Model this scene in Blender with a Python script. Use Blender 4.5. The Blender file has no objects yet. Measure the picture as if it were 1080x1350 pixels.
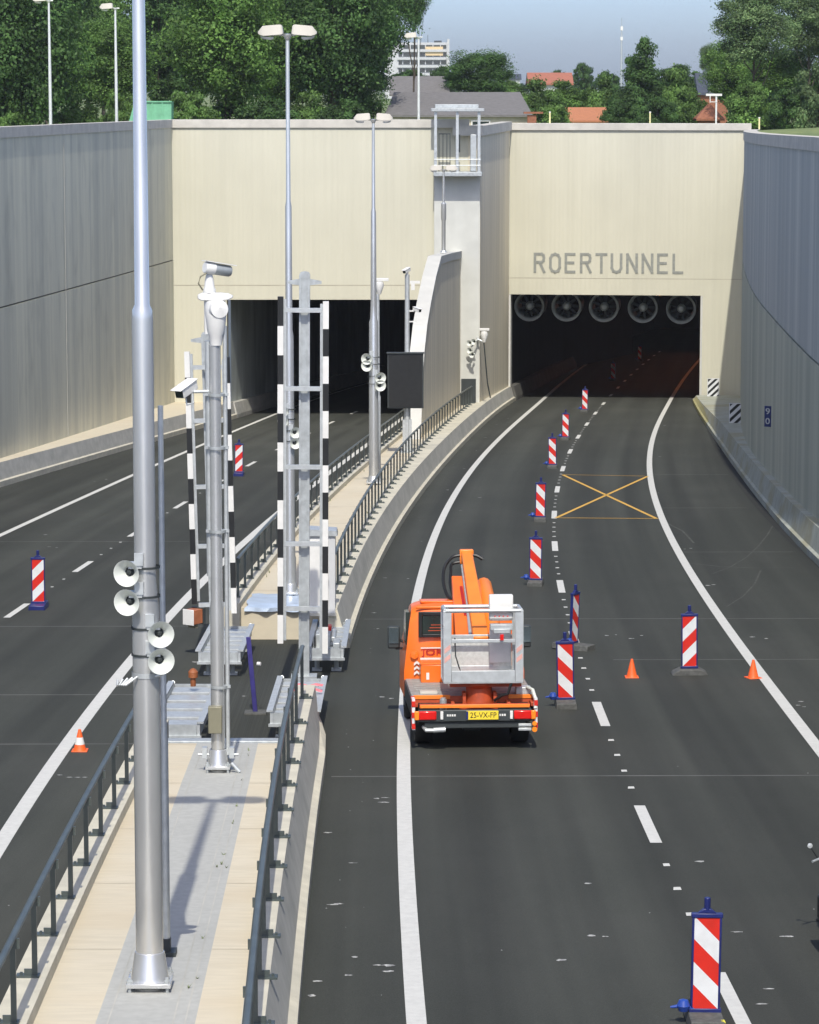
import bpy, bmesh, math, random
import numpy as np
from mathutils import Vector, Matrix
random.seed(7); np.random.seed(7)
C = bpy.context.scene.collection
sc = bpy.context.scene
PI = math.pi

# ------------------------------------------------------------------ camera
F = 4100.0; PITCH = math.atan(560 / 4100); H = 8.25; S = 0.0545   # the road falls 5.45 % away from the bridge
cam = bpy.data.cameras.new('camera'); cam_ob = bpy.data.objects.new('camera', cam); C.objects.link(cam_ob)
cam_ob.location = (0, 0, H); cam_ob.rotation_euler = (PI / 2 - PITCH, 0, 0)
cam.sensor_width = 36; cam.lens = 36 * F / 1350; cam.clip_start = .5; cam.clip_end = 6000
sc.camera = cam_ob
# ------------------------------------------------------------------ world, sun, exposure
SUN_EL = math.radians(51); SUN_X = -0.004
W = bpy.data.worlds.new('World'); sc.world = W; W.use_nodes = True
nt = W.node_tree; bg = nt.nodes['Background']
sky = nt.nodes.new('ShaderNodeTexSky'); sky.sky_type = 'NISHITA'; sky.sun_disc = False
sky.sun_elevation = SUN_EL; sky.sun_rotation = PI; sky.air_density = .47; sky.dust_density = 1.6; sky.ozone_density = 2.2
nt.links.new(sky.outputs[0], bg.inputs[0]); bg.inputs[1].default_value = .15
sun = bpy.data.lights.new('sun', 'SUN'); sun.energy = 2.5; sun.angle = math.radians(.5); sun.color = (1, .945, .83)
sun_ob = bpy.data.objects.new('sun', sun); C.objects.link(sun_ob)
Ld = Vector((SUN_X, 1, -math.tan(SUN_EL))).normalized()
sun_ob.rotation_euler = Ld.to_track_quat('-Z', 'Y').to_euler(); sun_ob.location = (0, -40, 60)
sc.view_settings.view_transform = 'Standard'; sc.view_settings.look = 'None'
sc.view_settings.exposure = 0.72; sc.view_settings.gamma = 1
sc.cycles.max_bounces = 6

# ------------------------------------------------------------------ measuring helpers
_fw = np.array([0, math.cos(PITCH), -math.sin(PITCH)]); _up = np.array([0, math.sin(PITCH), math.cos(PITCH)])
def _ray(x, y): return _fw + np.array([1., 0, 0]) * (x - 540) / F + _up * (675 - y) / F
def zr(Y): return -S * Y
def P(x, y, dz=0.):                 # surveyed point lying dz above the road plane
    r = _ray(x, y); t = (dz - H) / (r[2] + S * r[1]); q = r * t; return Vector((q[0], q[1], q[2] + H))
def At(x, y, Y):                    # surveyed point at distance Y
    r = _ray(x, y); q = r * (Y / r[1]); return Vector((q[0], q[1], q[2] + H))

class Curve:                        # a smooth longitudinal line X(Y)
    def __init__(s, pts, deg):
        p = np.array(sorted(pts)); s.y0, s.y1 = p[0, 0], p[-1, 0]; s.c = (s.y0 + s.y1) / 2; s.h = (s.y1 - s.y0) / 2
        s.f = np.poly1d(np.polyfit((p[:, 0] - s.c) / s.h, p[:, 1], deg)); s.d = s.f.deriv()
    def __call__(s, Y, k=.0):
        if Y < s.y0: u = -1; e = Y - s.y0
        elif Y > s.y1: u = 1; e = Y - s.y1
        else: return float(s.f((Y - s.c) / s.h))
        return float(s.f(u) + s.d(u) / s.h * e + k * e * e)
def curve(px, dz, deg): return Curve([(P(x, y, dz)[1], P(x, y, dz)[0]) for x, y in px], deg)
RL = curve([(550,1350),(545.7,1298),(540,1205),(535,1120),(532,1007),(531.8,979),(529.5,943),(552,786),(563,745),(577.5,695),(586,675),(613,629.5),(644,594),(680.5,557.6),(717,525.5)], 0, 4)
RR = curve([(881.7,531.7),(866.7,560),(858,593),(857.7,623),(863,656.7),(870.5,680),(898.5,735.5),(932,787),(969,839),(995,878),(1032,928),(1080,987)], 0, 4)
RD = curve([(978,1350),(951.7,1283),(865,1111.7),(841.7,1063),(797.4,958),(785.5,926),(760.7,846.7),(741,776),(732.6,725),(730,685.5),(732.7,653),(739,626),(749,602),(760.7,580),(772.7,560),(787.7,541.7)], 0, 4)
LI = curve([(0,1113),(72,1003),(117,943),(180,863),(230,807),(267,770),(300,732),(333,703),(380,668),(515,563)], 0, 3)
LO = curve([(0,706.7),(57,678),(103,660),(178,625),(270,585),(358,548)], 0, 2)
LD = curve([(11.7,814),(35,797),(96.7,754),(122.7,740),(166.7,708),(181,699),(226.7,671.7),(246,662.7),(326,614.5),(342,607),(416,566.5)], 0, 2)
BR = Curve([(29.2,-1.19),(36.2,-1.27),(40.8,-1.31),(46.8,-1.38),(51.8,-1.42),(65.4,-1.28),(69.8,-1.23),(74,-1.15),(80.9,-.9),(88.4,-.55),(99,-.05),(119.2,1.1),(138.8,2.5),(161.3,4.35),(182.8,6.43)], 5)
RRAIL = Curve([(29.3,-1.46),(34.9,-1.55),(40.5,-1.65),(46.1,-1.69),(51.5,-1.74),(67.9,-1.62),(72.5,-1.55),(78.3,-1.38),(82.6,-1.24),(92.7,-.91),(102.4,-.46),(118.9,.4),(136.7,1.46),(159.2,3.3)], 4)
_rr = RRAIL
def RRAIL(y): return _rr(y) - .07
LRAIL = Curve([(29.2,-3.83),(34.7,-3.91),(40.2,-3.99),(43.8,-4.0),(67.6,-3.71),(74.9,-3.51),(78.9,-3.4),(93.8,-2.85),(104.3,-2.13),(113,-1.58),(122.3,-1.0),(134.3,-.3),(158,1.1)], 4)
KR = Curve([(60,10.75),(70,10.8),(82.5,10.99),(87.6,11.15),(94.6,11.38),(105,11.88),(118.4,12.64),(135.2,13.64),(147.7,14.35),(168.6,15.55),(177,16.25)], 4)
WR0 = Curve([(60,11.3),(70,11.38),(87,11.57),(93.6,11.79),(101.7,12.15),(115.2,12.9),(131.4,14.21),(150,16.0),(178,19.3)], 4)
KL = Curve([(90,-17.0),(113.2,-15.02),(132.5,-11.95),(147.1,-10.57),(159,-9.2)], 2)
WL0 = Curve([(90,-16.9),(114.3,-15.3),(145.4,-12.93),(160,-12.2)], 2)
def WL(Y): return min(WL0(Y), KL(Y) - .32)
def WR(Y): return max(WR0(Y), KR(Y) + .45)

# ------------------------------------------------------------------ materials
def mat(name, col, rough=.6, metal=0., var=.12, scale=4., bump=0., stretch=(1, 1, 1), coord='Object', col2=None, spec=.5, detail=4, dist=.02):
    m = bpy.data.materials.new(name); m.use_nodes = True; n = m.node_tree; b = n.nodes['Principled BSDF']
    b.inputs['Roughness'].default_value = rough; b.inputs['Metallic'].default_value = metal
    b.inputs['Specular IOR Level'].default_value = spec
    tc = n.nodes.new('ShaderNodeTexCoord'); mp = n.nodes.new('ShaderNodeMapping'); mp.inputs['Scale'].default_value = stretch
    if coord == 'Position':
        g = n.nodes.new('ShaderNodeNewGeometry'); n.links.new(g.outputs['Position'], mp.inputs[0])
    else: n.links.new(tc.outputs[coord], mp.inputs[0])
    nz = n.nodes.new('ShaderNodeTexNoise'); nz.inputs['Scale'].default_value = scale; nz.inputs['Detail'].default_value = detail
    n.links.new(mp.outputs[0], nz.inputs['Vector'])
    cr = n.nodes.new('ShaderNodeValToRGB'); cr.color_ramp.elements[0].position = .3; cr.color_ramp.elements[1].position = .7
    a = [max(0, c * (1 - var)) for c in col]; z = [min(1, c * (1 + var)) for c in (col2 or col)]
    cr.color_ramp.elements[0].color = (*a, 1); cr.color_ramp.elements[1].color = (*z, 1)
    n.links.new(nz.outputs['Fac'], cr.inputs[0]); n.links.new(cr.outputs[0], b.inputs['Base Color'])
    if bump:
        bp = n.nodes.new('ShaderNodeBump'); bp.inputs['Strength'].default_value = bump; bp.inputs['Distance'].default_value = dist
        n.links.new(nz.outputs['Fac'], bp.inputs['Height']); n.links.new(bp.outputs[0], b.inputs['Normal'])
    return m
def layer(m, scale, stretch, amount, lo=.35, hi=.65, tint=(0, 0, 0), coord='Position', detail=3):
    """multiply a second, differently stretched stain pattern into the colour"""
    n = m.node_tree; b = n.nodes['Principled BSDF']; src = b.inputs['Base Color'].links[0].from_socket
    g = n.nodes.new('ShaderNodeNewGeometry'); tc = n.nodes.new('ShaderNodeTexCoord')
    mp = n.nodes.new('ShaderNodeMapping'); mp.inputs['Scale'].default_value = stretch
    n.links.new(g.outputs['Position'] if coord == 'Position' else tc.outputs[coord], mp.inputs[0])
    nz = n.nodes.new('ShaderNodeTexNoise'); nz.inputs['Scale'].default_value = scale; nz.inputs['Detail'].default_value = detail
    n.links.new(mp.outputs[0], nz.inputs['Vector'])
    mr = n.nodes.new('ShaderNodeMapRange'); mr.inputs['From Min'].default_value = lo; mr.inputs['From Max'].default_value = hi
    mr.inputs['To Min'].default_value = 0; mr.inputs['To Max'].default_value = amount
    n.links.new(nz.outputs['Fac'], mr.inputs['Value'])
    mx = n.nodes.new('ShaderNodeMix'); mx.data_type = 'RGBA'
    n.links.new(mr.outputs[0], mx.inputs[0]); n.links.new(src, mx.inputs[6]); mx.inputs[7].default_value = (*tint, 1)
    n.links.new(mx.outputs[2], b.inputs['Base Color']); return m

M = {}
M['asphalt'] = layer(layer(mat('asphalt', (.038, .041, .035), .85, var=.28, scale=60, bump=.25, coord='Position', spec=.3),
                     .35, (1, .5, 1), .35, .42, .75, (.066, .067, .06)), 2.2, (1.4, .5, 1), .3, .5, .8, (.03, .032, .028))
M['paint'] = layer(mat('road_paint', (.58, .58, .55), .6, var=.06, scale=8, coord='Position'), 14, (1, 1, 1), .3, .55, .75, (.4, .4, .39))
M['worn_paint'] = layer(mat('worn_paint', (.56, .56, .54), .6, var=.1, scale=30, coord='Position'), 20, (1, 1, 1), .8, .4, .6, (.1, .1, .1))
M['yellow_paint'] = mat('yellow_paint', (.62, .36, .05), .6, var=.12, scale=6, coord='Position')
M['seam'] = mat('seam', (.12, .12, .115), .8, var=.3, scale=2, coord='Position')
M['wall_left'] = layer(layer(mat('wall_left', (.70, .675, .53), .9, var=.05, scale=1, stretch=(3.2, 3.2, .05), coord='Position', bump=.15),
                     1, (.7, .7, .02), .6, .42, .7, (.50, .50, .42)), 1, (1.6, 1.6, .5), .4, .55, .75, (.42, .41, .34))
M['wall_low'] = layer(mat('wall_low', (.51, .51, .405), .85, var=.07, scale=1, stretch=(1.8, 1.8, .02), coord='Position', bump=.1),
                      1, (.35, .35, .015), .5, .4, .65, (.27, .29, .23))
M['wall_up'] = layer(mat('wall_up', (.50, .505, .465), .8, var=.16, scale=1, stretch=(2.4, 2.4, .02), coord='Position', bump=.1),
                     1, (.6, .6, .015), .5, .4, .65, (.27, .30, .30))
M['cap'] = layer(mat('concrete_cap', (.52, .5, .45), .85, var=.1, scale=2, coord='Position'), .6, (1, 1, 1), .4, .5, .7, (.38, .37, .34))
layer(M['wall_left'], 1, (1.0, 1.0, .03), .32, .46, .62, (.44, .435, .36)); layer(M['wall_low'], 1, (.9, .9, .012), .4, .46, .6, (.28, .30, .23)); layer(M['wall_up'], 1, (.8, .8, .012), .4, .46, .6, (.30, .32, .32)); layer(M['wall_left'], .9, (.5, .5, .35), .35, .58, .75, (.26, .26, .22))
def ribbed(name, col, k):
    m = layer(layer(mat(name, col, .9, var=.028, scale=1, stretch=(6, 6, .1), coord='Position'),
                    1, (.25, .25, .22), .40, .42, .72, tuple(c * .82 for c in col)), 1, (1.1, 1.1, .05), .22, .5, .75, tuple(c * .74 for c in col))
    n = m.node_tree; b = n.nodes['Principled BSDF']
    g = n.nodes.new('ShaderNodeNewGeometry'); w = n.nodes.new('ShaderNodeTexWave'); w.wave_type = 'BANDS'; w.bands_direction = 'X'
    w.inputs['Scale'].default_value = k; w.inputs['Distortion'].default_value = .15
    n.links.new(g.outputs['Position'], w.inputs['Vector'])
    bp = n.nodes.new('ShaderNodeBump'); bp.inputs['Strength'].default_value = .22; bp.inputs['Distance'].default_value = .03
    n.links.new(w.outputs['Fac'], bp.inputs['Height']); n.links.new(bp.outputs[0], b.inputs['Normal']); return m
M['portal'] = ribbed('portal_concrete', (.565, .55, .445), 1.25)
M['side'] = layer(layer(mat('side_concrete', (.76, .69, .54), .9, var=.08, scale=1, stretch=(2, 2, .06), coord='Position'),
                  1, (.5, .5, .12), .55, .45, .7, (.62, .56, .43)), 1, (1.5, 1.5, .02), .4, .5, .7, (.52, .48, .38))
M['column'] = layer(mat('column_concrete', (.55, .56, .53), .85, var=.06, scale=1.5, coord='Position'), 1, (.8, .8, .1), .3, .5, .7, (.45, .46, .43))
M['joint_dark'] = mat('joint_dark', (.36, .33, .26), .9, var=.2, scale=1, coord='Position')
M['white_concrete'] = layer(mat('white_concrete', (.54, .54, .51), .8, var=.05, scale=2, coord='Position'), 1, (.3, .3, 1.5), .3, .5, .7, (.46, .46, .44))
M['letter'] = mat('grey_lettering', (.25, .26, .235), .7, var=.15, scale=6)
M['barrier'] = layer(mat('barrier_concrete', (.56, .53, .43), .88, var=.1, scale=3, coord='Position', bump=.1), 1, (.6, .6, 3), .4, .45, .7, (.34, .335, .3))
M['barrier_grey'] = layer(mat('barrier_face', (.44, .435, .40), .88, var=.1, scale=3, coord='Position', bump=.1), 1, (.5, .5, 2), .5, .45, .7, (.28, .285, .26))
M['kerb_right'] = layer(mat('kerb_right', (.36, .38, .33), .9, var=.15, scale=2, coord='Position', bump=.15), 1, (.5, .35, 1), .6, .45, .65, (.3, .27, .15))
M['beige_slab'] = layer(layer(mat('beige_slab', (.57, .515, .40), .9, var=.06, scale=4, stretch=(.6, 3, 1), coord='Position'),
                    1, (.5, .9, 1), .5, .45, .7, (.53, .45, .32)), 1.3, (1, 1, 1), .3, .6, .8, (.66, .6, .5))
M['grey_slab'] = layer(mat('grey_slab', (.40, .405, .385), .9, var=.07, scale=10, coord='Position'), 1, (.8, .3, 1), .4, .5, .7, (.33, .335, .32))
M['dark_tunnel'] = mat('tunnel_lining', (.014, .014, .014), .95, var=.2, scale=.5, spec=.1, coord='Position')  # near black so that the darkness of the tubes sits in the colour
M['tunnel_wall'] = mat('tunnel_wall', (.46, .50, .48), .9, var=.3, scale=.6, stretch=(1, 1, .3), spec=.15, coord='Position')  # left wall of the left tube, bounced daylight painted in as a paler tone
M['dark_kerb'] = mat('shaded_kerb', (.09, .088, .08), .95, var=.25, scale=1, coord='Position')  # inner kerb of the right tunnel, tunnel shade put into its colour
M['rail'] = mat('painted_rail', (.06, .075, .072), .38, var=.2, scale=3, spec=.6)
M['galv'] = mat('galvanised_steel', (.55, .58, .59), .42, .5, var=.1, scale=9, bump=.05)
M['galv_dull'] = mat('dull_galvanised', (.45, .48, .49), .5, .45, var=.15, scale=9)
M['pole'] = mat('pole_steel', (.66, .67, .67), .27, .68, var=.07, scale=5, stretch=(1, 1, .3))
M['pole_light'] = mat('pole_light', (.72, .73, .73), .4, .3, var=.05, scale=4)
M['white'] = mat('white_enamel', (.70, .70, .68), .4, var=.05, scale=6)
M['horn'] = mat('horn_grey', (.62, .65, .61), .45, var=.06, scale=6)
M['cream'] = mat('lamp_cream', (.50, .475, .42), .45, var=.05, scale=3)
M['black'] = mat('black_paint', (.012, .013, .014), .45, var=.2, scale=5)
M['dark'] = mat('dark_grey', (.035, .042, .044), .5, var=.15, scale=4)
M['glass'] = mat('dark_glass', (.02, .03, .028), .08, var=.2, scale=3, spec=.8)
M['red'] = layer(mat('red_sheeting', (.58, .022, .012), .4, var=.08, scale=6), 4, (1, 1, 1), .3, .5, .75, (.34, .04, .03), coord='Object')
M['white_sheet'] = layer(mat('white_sheeting', (.66, .68, .70), .4, var=.05, scale=6), 4, (1, 1, 1), .35, .5, .75, (.42, .41, .38), coord='Object')
M['blue'] = mat('blue_plastic', (.012, .02, .125), .4, var=.2, scale=5)
M['blue_ball'] = mat('blue_lamp_plastic', (.022, .06, .30), .3, var=.2, scale=5)
M['rubber'] = mat('recycled_rubber', (.085, .088, .085), .85, var=.3, scale=12, bump=.2)
M['cone'] = mat('cone_orange', (.82, .12, .02), .5, var=.08, scale=6)
M['orange'] = mat('truck_orange', (.84, .16, .012), .3, var=.07, scale=2.5, spec=.6)
layer(M['orange'], 3, (1, 1, 1), .35, .52, .72, (.45, .10, .02), coord='Object')
M['boom_orange'] = mat('boom_orange', (.86, .23, .025), .38, var=.08, scale=2.5)
M['rust'] = mat('red_primer', (.42, .065, .018), .55, var=.25, scale=7)
M['deckplate'] = mat('deck_plate', (.33, .33, .31), .6, .2, var=.18, scale=8)
M['mesh_panel'] = mat('cage_panel', (.60, .62, .60), .5, .35, var=.12, scale=16)
M['tyre'] = mat('tyre', (.018, .018, .018), .85, var=.2, scale=8)
M['lens_red'] = mat('lens_red', (.6, .012, .01), .15, var=.1, scale=8)
M['lens_amber'] = mat('lens_amber', (.85, .25, .02), .2, var=.1, scale=8)
M['plate'] = mat('plate_yellow', (.8, .6, .04), .4, var=.04, scale=4)
M['textred'] = mat('text_red', (.35, .012, .012), .5, var=.05)
M['olive'] = mat('olive_box', (.21, .20, .14), .5, .1, var=.1, scale=5)
M['violet'] = mat('violet_paint', (.035, .03, .16), .5, var=.2, scale=4)
M['foil'] = mat('blue_foil', (.44, .53, .66), .3, var=.16, scale=3, bump=.3, dist=.05)
M['signal_brown'] = mat('signal_brown', (.36, .12, .05), .5, var=.2, scale=6)
M['fan'] = mat('fan_steel', (.36, .39, .39), .4, .3, var=.15, scale=3)
M['sign_blue'] = mat('sign_blue', (.012, .025, .12), .4, var=.1)
M['skip'] = mat('skip_green', (.16, .42, .26), .5, var=.18, scale=2)
M['roof_grey'] = mat('roof_grey', (.155, .15, .15), .9, var=.18, scale=3, stretch=(1, 3, 3))
M['roof_red'] = mat('roof_red', (.34, .13, .085), .85, var=.2, scale=4, stretch=(1, 4, 4))
M['roof_orange'] = mat('roof_orange', (.40, .165, .085), .85, var=.15, scale=4, stretch=(1, 4, 4))
M['roof_slate'] = mat('roof_slate', (.05, .06, .085), .7, var=.2, scale=4)
M['brick'] = mat('brick', (.26, .105, .06), .9, var=.2, scale=9)
M['render_wall'] = mat('render_wall', (.55, .5, .4), .9, var=.1, scale=2)
M['white_wall'] = mat('white_wall', (.52, .53, .54), .8, var=.06, scale=2)
M['grass'] = layer(mat('grass_ground', (.13, .19, .05), .95, var=.3, scale=1.5, coord='Position', col2=(.2, .23, .08)), .05, (1, 1, 1), .5, .4, .6, (.08, .13, .04))
M['bark'] = mat('bark', (.075, .06, .045), .95, var=.3, scale=6, stretch=(2, 2, .4), bump=.4)
M['weed'] = mat('weed', (.16, .2, .09), .9, var=.3, scale=30)
def leafmat(name, a, b):
    m = bpy.data.materials.new(name); m.use_nodes = True; n = m.node_tree; bs = n.nodes['Principled BSDF']; out = n.nodes['Material Output']
    g = n.nodes.new('ShaderNodeNewGeometry'); cr = n.nodes.new('ShaderNodeValToRGB')
    cr.color_ramp.elements[0].color = (*a, 1); cr.color_ramp.elements[1].color = (*b, 1)
    n.links.new(g.outputs['Random Per Island'], cr.inputs[0])
    tc = n.nodes.new('ShaderNodeTexCoord'); nz = n.nodes.new('ShaderNodeTexNoise'); nz.inputs['Scale'].default_value = .42; nz.inputs['Detail'].default_value = 3; n.links.new(tc.outputs['Object'], nz.inputs['Vector'])
    mr = n.nodes.new('ShaderNodeMapRange'); mr.inputs['From Min'].default_value = .35; mr.inputs['From Max'].default_value = .68; mr.inputs['To Min'].default_value = .55; mr.inputs['To Max'].default_value = 1.75; n.links.new(nz.outputs['Fac'], mr.inputs['Value'])
    vm = n.nodes.new('ShaderNodeVectorMath'); vm.operation = 'SCALE'; n.links.new(cr.outputs[0], vm.inputs[0]); n.links.new(mr.outputs[0], vm.inputs['Scale']); cr = vm
    n.links.new(cr.outputs[0], bs.inputs['Base Color'])
    bs.inputs['Roughness'].default_value = .6; bs.inputs['Specular IOR Level'].default_value = .3
    tr = n.nodes.new('ShaderNodeBsdfTranslucent'); n.links.new(cr.outputs[0], tr.inputs[0])
    mx = n.nodes.new('ShaderNodeMixShader'); mx.inputs[0].default_value = .42
    n.links.new(bs.outputs[0], mx.inputs[1]); n.links.new(tr.outputs[0], mx.inputs[2]); n.links.new(mx.outputs[0], out.inputs[0]); return m
M['leaf_dark'] = leafmat('leaf_dark', (.042, .095, .028), (.095, .18, .05))
M['leaf_mid'] = leafmat('leaf_mid', (.075, .15, .036), (.155, .27, .068))
M['leaf_mid2'] = leafmat('leaf_mid2', (.078, .16, .036), (.165, .285, .068))
M['leaf_light'] = leafmat('leaf_light', (.085, .175, .04), (.18, .31, .08))
M['leaf_pale'] = leafmat('leaf_pale', (.09, .16, .065), (.18, .255, .11))

# ------------------------------------------------------------------ mesh building
class MB:
    def __init__(s): s.v = []; s.f = []; s.m = []
    def add(s, vs, fs, mi=0):
        o = len(s.v); s.v += [tuple(v) for v in vs]; s.f += [tuple(i + o for i in f) for f in fs]; s.m += [mi] * len(fs); return s
    def box(s, c, d, mi=0, R=None):
        x, y, z = d[0] / 2, d[1] / 2, d[2] / 2
        vs = [Vector(p) for p in ((-x,-y,-z),(x,-y,-z),(x,y,-z),(-x,y,-z),(-x,-y,z),(x,-y,z),(x,y,z),(-x,y,z))]
        if R: vs = [R @ v for v in vs]
        return s.add([v + Vector(c) for v in vs], [(0,3,2,1),(4,5,6,7),(0,1,5,4),(1,2,6,5),(2,3,7,6),(3,0,4,7)], mi)
    def cyl(s, a, b, r0, r1=None, n=12, mi=0, caps=True):
        a = Vector(a); b = Vector(b); r1 = r0 if r1 is None else r1; d = (b - a).normalized()
        u = d.orthogonal().normalized(); w = d.cross(u)
        vs = []; 
        for p, r in ((a, r0), (b, r1)):
            for i in range(n):
                t = 2 * PI * i / n; vs.append(p + (u * math.cos(t) + w * math.sin(t)) * r)
        fs = [(i, (i + 1) % n, n + (i + 1) % n, n + i) for i in range(n)]
        if caps: fs += [tuple(range(n - 1, -1, -1)), tuple(range(n, 2 * n))]
        return s.add(vs, fs, mi)
    def lathe(s, prof, o=(0, 0, 0), ax=(0, 0, 1), n=20, mi=0):     # prof: (r, h) along the axis
        d = Vector(ax).normalized(); u = d.orthogonal().normalized(); w = d.cross(u); o = Vector(o); vs = []; fs = []
        for r, h in prof:
            for i in range(n):
                t = 2 * PI * i / n; vs.append(o + d * h + (u * math.cos(t) + w * math.sin(t)) * max(r, 1e-4))
        for k in range(len(prof) - 1):
            for i in range(n): fs.append((k*n+i, k*n+(i+1)%n, (k+1)*n+(i+1)%n, (k+1)*n+i))
        return s.add(vs, fs, mi)
    def tube(s, pts, r, n=8, mi=0, flat=1.):
        pts = [Vector(p) for p in pts]; vs = []; fs = []
        for k, p in enumerate(pts):
            d = (pts[min(k + 1, len(pts) - 1)] - pts[max(k - 1, 0)]).normalized()
            u = d.cross(Vector((0, 0, 1))); u = u.normalized() if u.length > 1e-4 else Vector((1, 0, 0)); w = u.cross(d)
            rr = r[k] if isinstance(r, (list, tuple)) else r
            for i in range(n):
                t = 2 * PI * i / n; vs.append(p + u * math.cos(t) * rr + w * math.sin(t) * rr * flat)
        for k in range(len(pts) - 1):
            for i in range(n): fs.append((k*n+i, k*n+(i+1)%n, (k+1)*n+(i+1)%n, (k+1)*n+i))
        fs += [tuple(range(n - 1, -1, -1)), tuple(range(len(vs) - n, len(vs)))]
        return s.add(vs, fs, mi)
    def loft(s, secs, mi=0, close=True, caps=True, mis=None):      # equal length rows of points
        n = len(secs[0]); vs = [p for q in secs for p in q]; m = n if close else n - 1
        o = len(s.v); s.v += [tuple(v) for v in vs]
        for k in range(len(secs) - 1):
            for i in range(m):
                s.f.append((o+k*n+i, o+k*n+(i+1)%n, o+(k+1)*n+(i+1)%n, o+(k+1)*n+i)); s.m.append(mis[i] if mis else mi)
        if caps and close:
            s.f += [tuple(o + i for i in range(n - 1, -1, -1)), tuple(o + len(vs) - n + i for i in range(n))]; s.m += [mi, mi]
        return s
    def prism(s, poly, fn, a, b, mi=0):                            # poly extruded from a to b; fn(u, v, w) -> point
        n = len(poly); vs = [fn(u, v, a) for u, v in poly] + [fn(u, v, b) for u, v in poly]
        return s.add(vs, [(i, (i + 1) % n, n + (i + 1) % n, n + i) for i in range(n)] + [tuple(range(n - 1, -1, -1)), tuple(range(n, 2 * n))], mi)
    def build(s, name, mats, parent=None, smooth=True, bevel=0., fix=True):
        me = bpy.data.meshes.new(name); me.from_pydata(s.v, [], s.f)
        mats = mats if isinstance(mats, (list, tuple)) else [mats]
        for m in mats: me.materials.append(M[m])
        me.polygons.foreach_set('material_index', s.m)
        if fix:
            bm = bmesh.new(); bm.from_mesh(me); bmesh.ops.recalc_face_normals(bm, faces=bm.faces); bm.to_mesh(me); bm.free()
        if smooth:
            me.shade_smooth(); me.set_sharp_from_angle(angle=math.radians(38))
        o = bpy.data.objects.new(name, me); C.objects.link(o)
        if parent: o.parent = parent
        if bevel:
            md = o.modifiers.new('bevel', 'BEVEL'); md.width = bevel; md.segments = 2; md.limit_method = 'ANGLE'; md.angle_limit = math.radians(40)
        return o
def tag(o, label, cat, group=None):
    o['label'] = label; o['category'] = cat
    if group: o['group'] = group
    return o
def struct(o): o['kind'] = 'structure'; return o
def thing(name, label, cat, loc=(0, 0, 0), rz=0., group=None):
    o = bpy.data.objects.new(name, None); C.objects.link(o); o.location = loc; o.rotation_euler = (0, 0, rz); o.empty_display_size = .3
    return tag(o, label, cat, group)
def kids(o): return [c for c in bpy.data.objects if c.parent == o]
def dup(o, loc, rz=None, label=None, scale=None, group=None, parent=None):
    def cp(q, par):
        c = q.copy(); C.objects.link(c); c.parent = par
        for k in list(kids(q)): cp(k, c)
        return c
    r = cp(o, None); r.location = loc
    if rz is not None: r.rotation_euler = (0, 0, rz)
    if scale: r.scale = scale
    if label: r['label'] = label
    if group: r['group'] = group
    return r
def text_part(name, body, size, m, parent, loc, rot, width=None, ext=.004):
    cu = bpy.data.curves.new(name, 'FONT'); cu.body = body; cu.size = size; cu.extrude = ext; cu.align_x = 'CENTER'; cu.align_y = 'CENTER'
    o = bpy.data.objects.new(name, cu); C.objects.link(o)
    dg = bpy.context.evaluated_depsgraph_get(); me = bpy.data.meshes.new_from_object(o.evaluated_get(dg)); bpy.data.objects.remove(o)
    q = bpy.data.objects.new(name, me); me.materials.clear(); me.materials.append(M[m]); C.objects.link(q); q.parent = parent
    q.location = loc; q.rotation_euler = rot
    if width:
        w = max(v.co.x for v in me.vertices) - min(v.co.x for v in me.vertices); q.scale = (width / w, 1, 1)
    return q
def fr(a, b, n): return [a + (b - a) * i / (n - 1) for i in range(n)]

# ------------------------------------------------------------------ ground, road
Y0 = -60.
def wallL(Y): return WL(Y) if Y > 90 else WL(90) - .05 * (90 - Y) * 1
def wallR(Y): return WR(Y)
PL_Y = 160.; PR_Y = 180.                                   # portal planes
mb = MB()
ys = fr(Y0, 450, 103)
mb.loft([[Vector((x, y, zr(y))) for x in fr((-26 if y < 155 else -9.5 + .0), 34, 46)] for y in ys], close=False)
rd_ = struct(mb.build('road', 'asphalt', smooth=False)); me_ = rd_.data; at_ = me_.attributes.new('lane', 'FLOAT_VECTOR', 'POINT')
at_.data.foreach_set('vector', np.array([((v.co.x - RD(v.co.y)) if v.co.x > BR(v.co.y) - 1 else (v.co.x - LD(v.co.y) + 60), v.co.y * .012, 0) for v in me_.vertices], dtype=np.float32).ravel())
n = M['asphalt'].node_tree; b = n.nodes['Principled BSDF']; src_ = b.inputs['Base Color'].links[0].from_socket     # wheel tracks follow the lanes
an = n.nodes.new('ShaderNodeAttribute'); an.attribute_name = 'lane'; nz = n.nodes.new('ShaderNodeTexNoise'); nz.inputs['Scale'].default_value = 1.1; nz.inputs['Detail'].default_value = 4
n.links.new(an.outputs['Vector'], nz.inputs['Vector']); mr = n.nodes.new('ShaderNodeMapRange'); mr.inputs['From Min'].default_value = .38; mr.inputs['From Max'].default_value = .68; mr.inputs['To Min'].default_value = .80; mr.inputs['To Max'].default_value = 1.32
n.links.new(nz.outputs['Fac'], mr.inputs['Value']); mx = n.nodes.new('ShaderNodeVectorMath'); mx.operation = 'SCALE'; n.links.new(src_, mx.inputs[0]); n.links.new(mr.outputs[0], mx.inputs['Scale']); n.links.new(mx.outputs[0], b.inputs['Base Color'])

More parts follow.
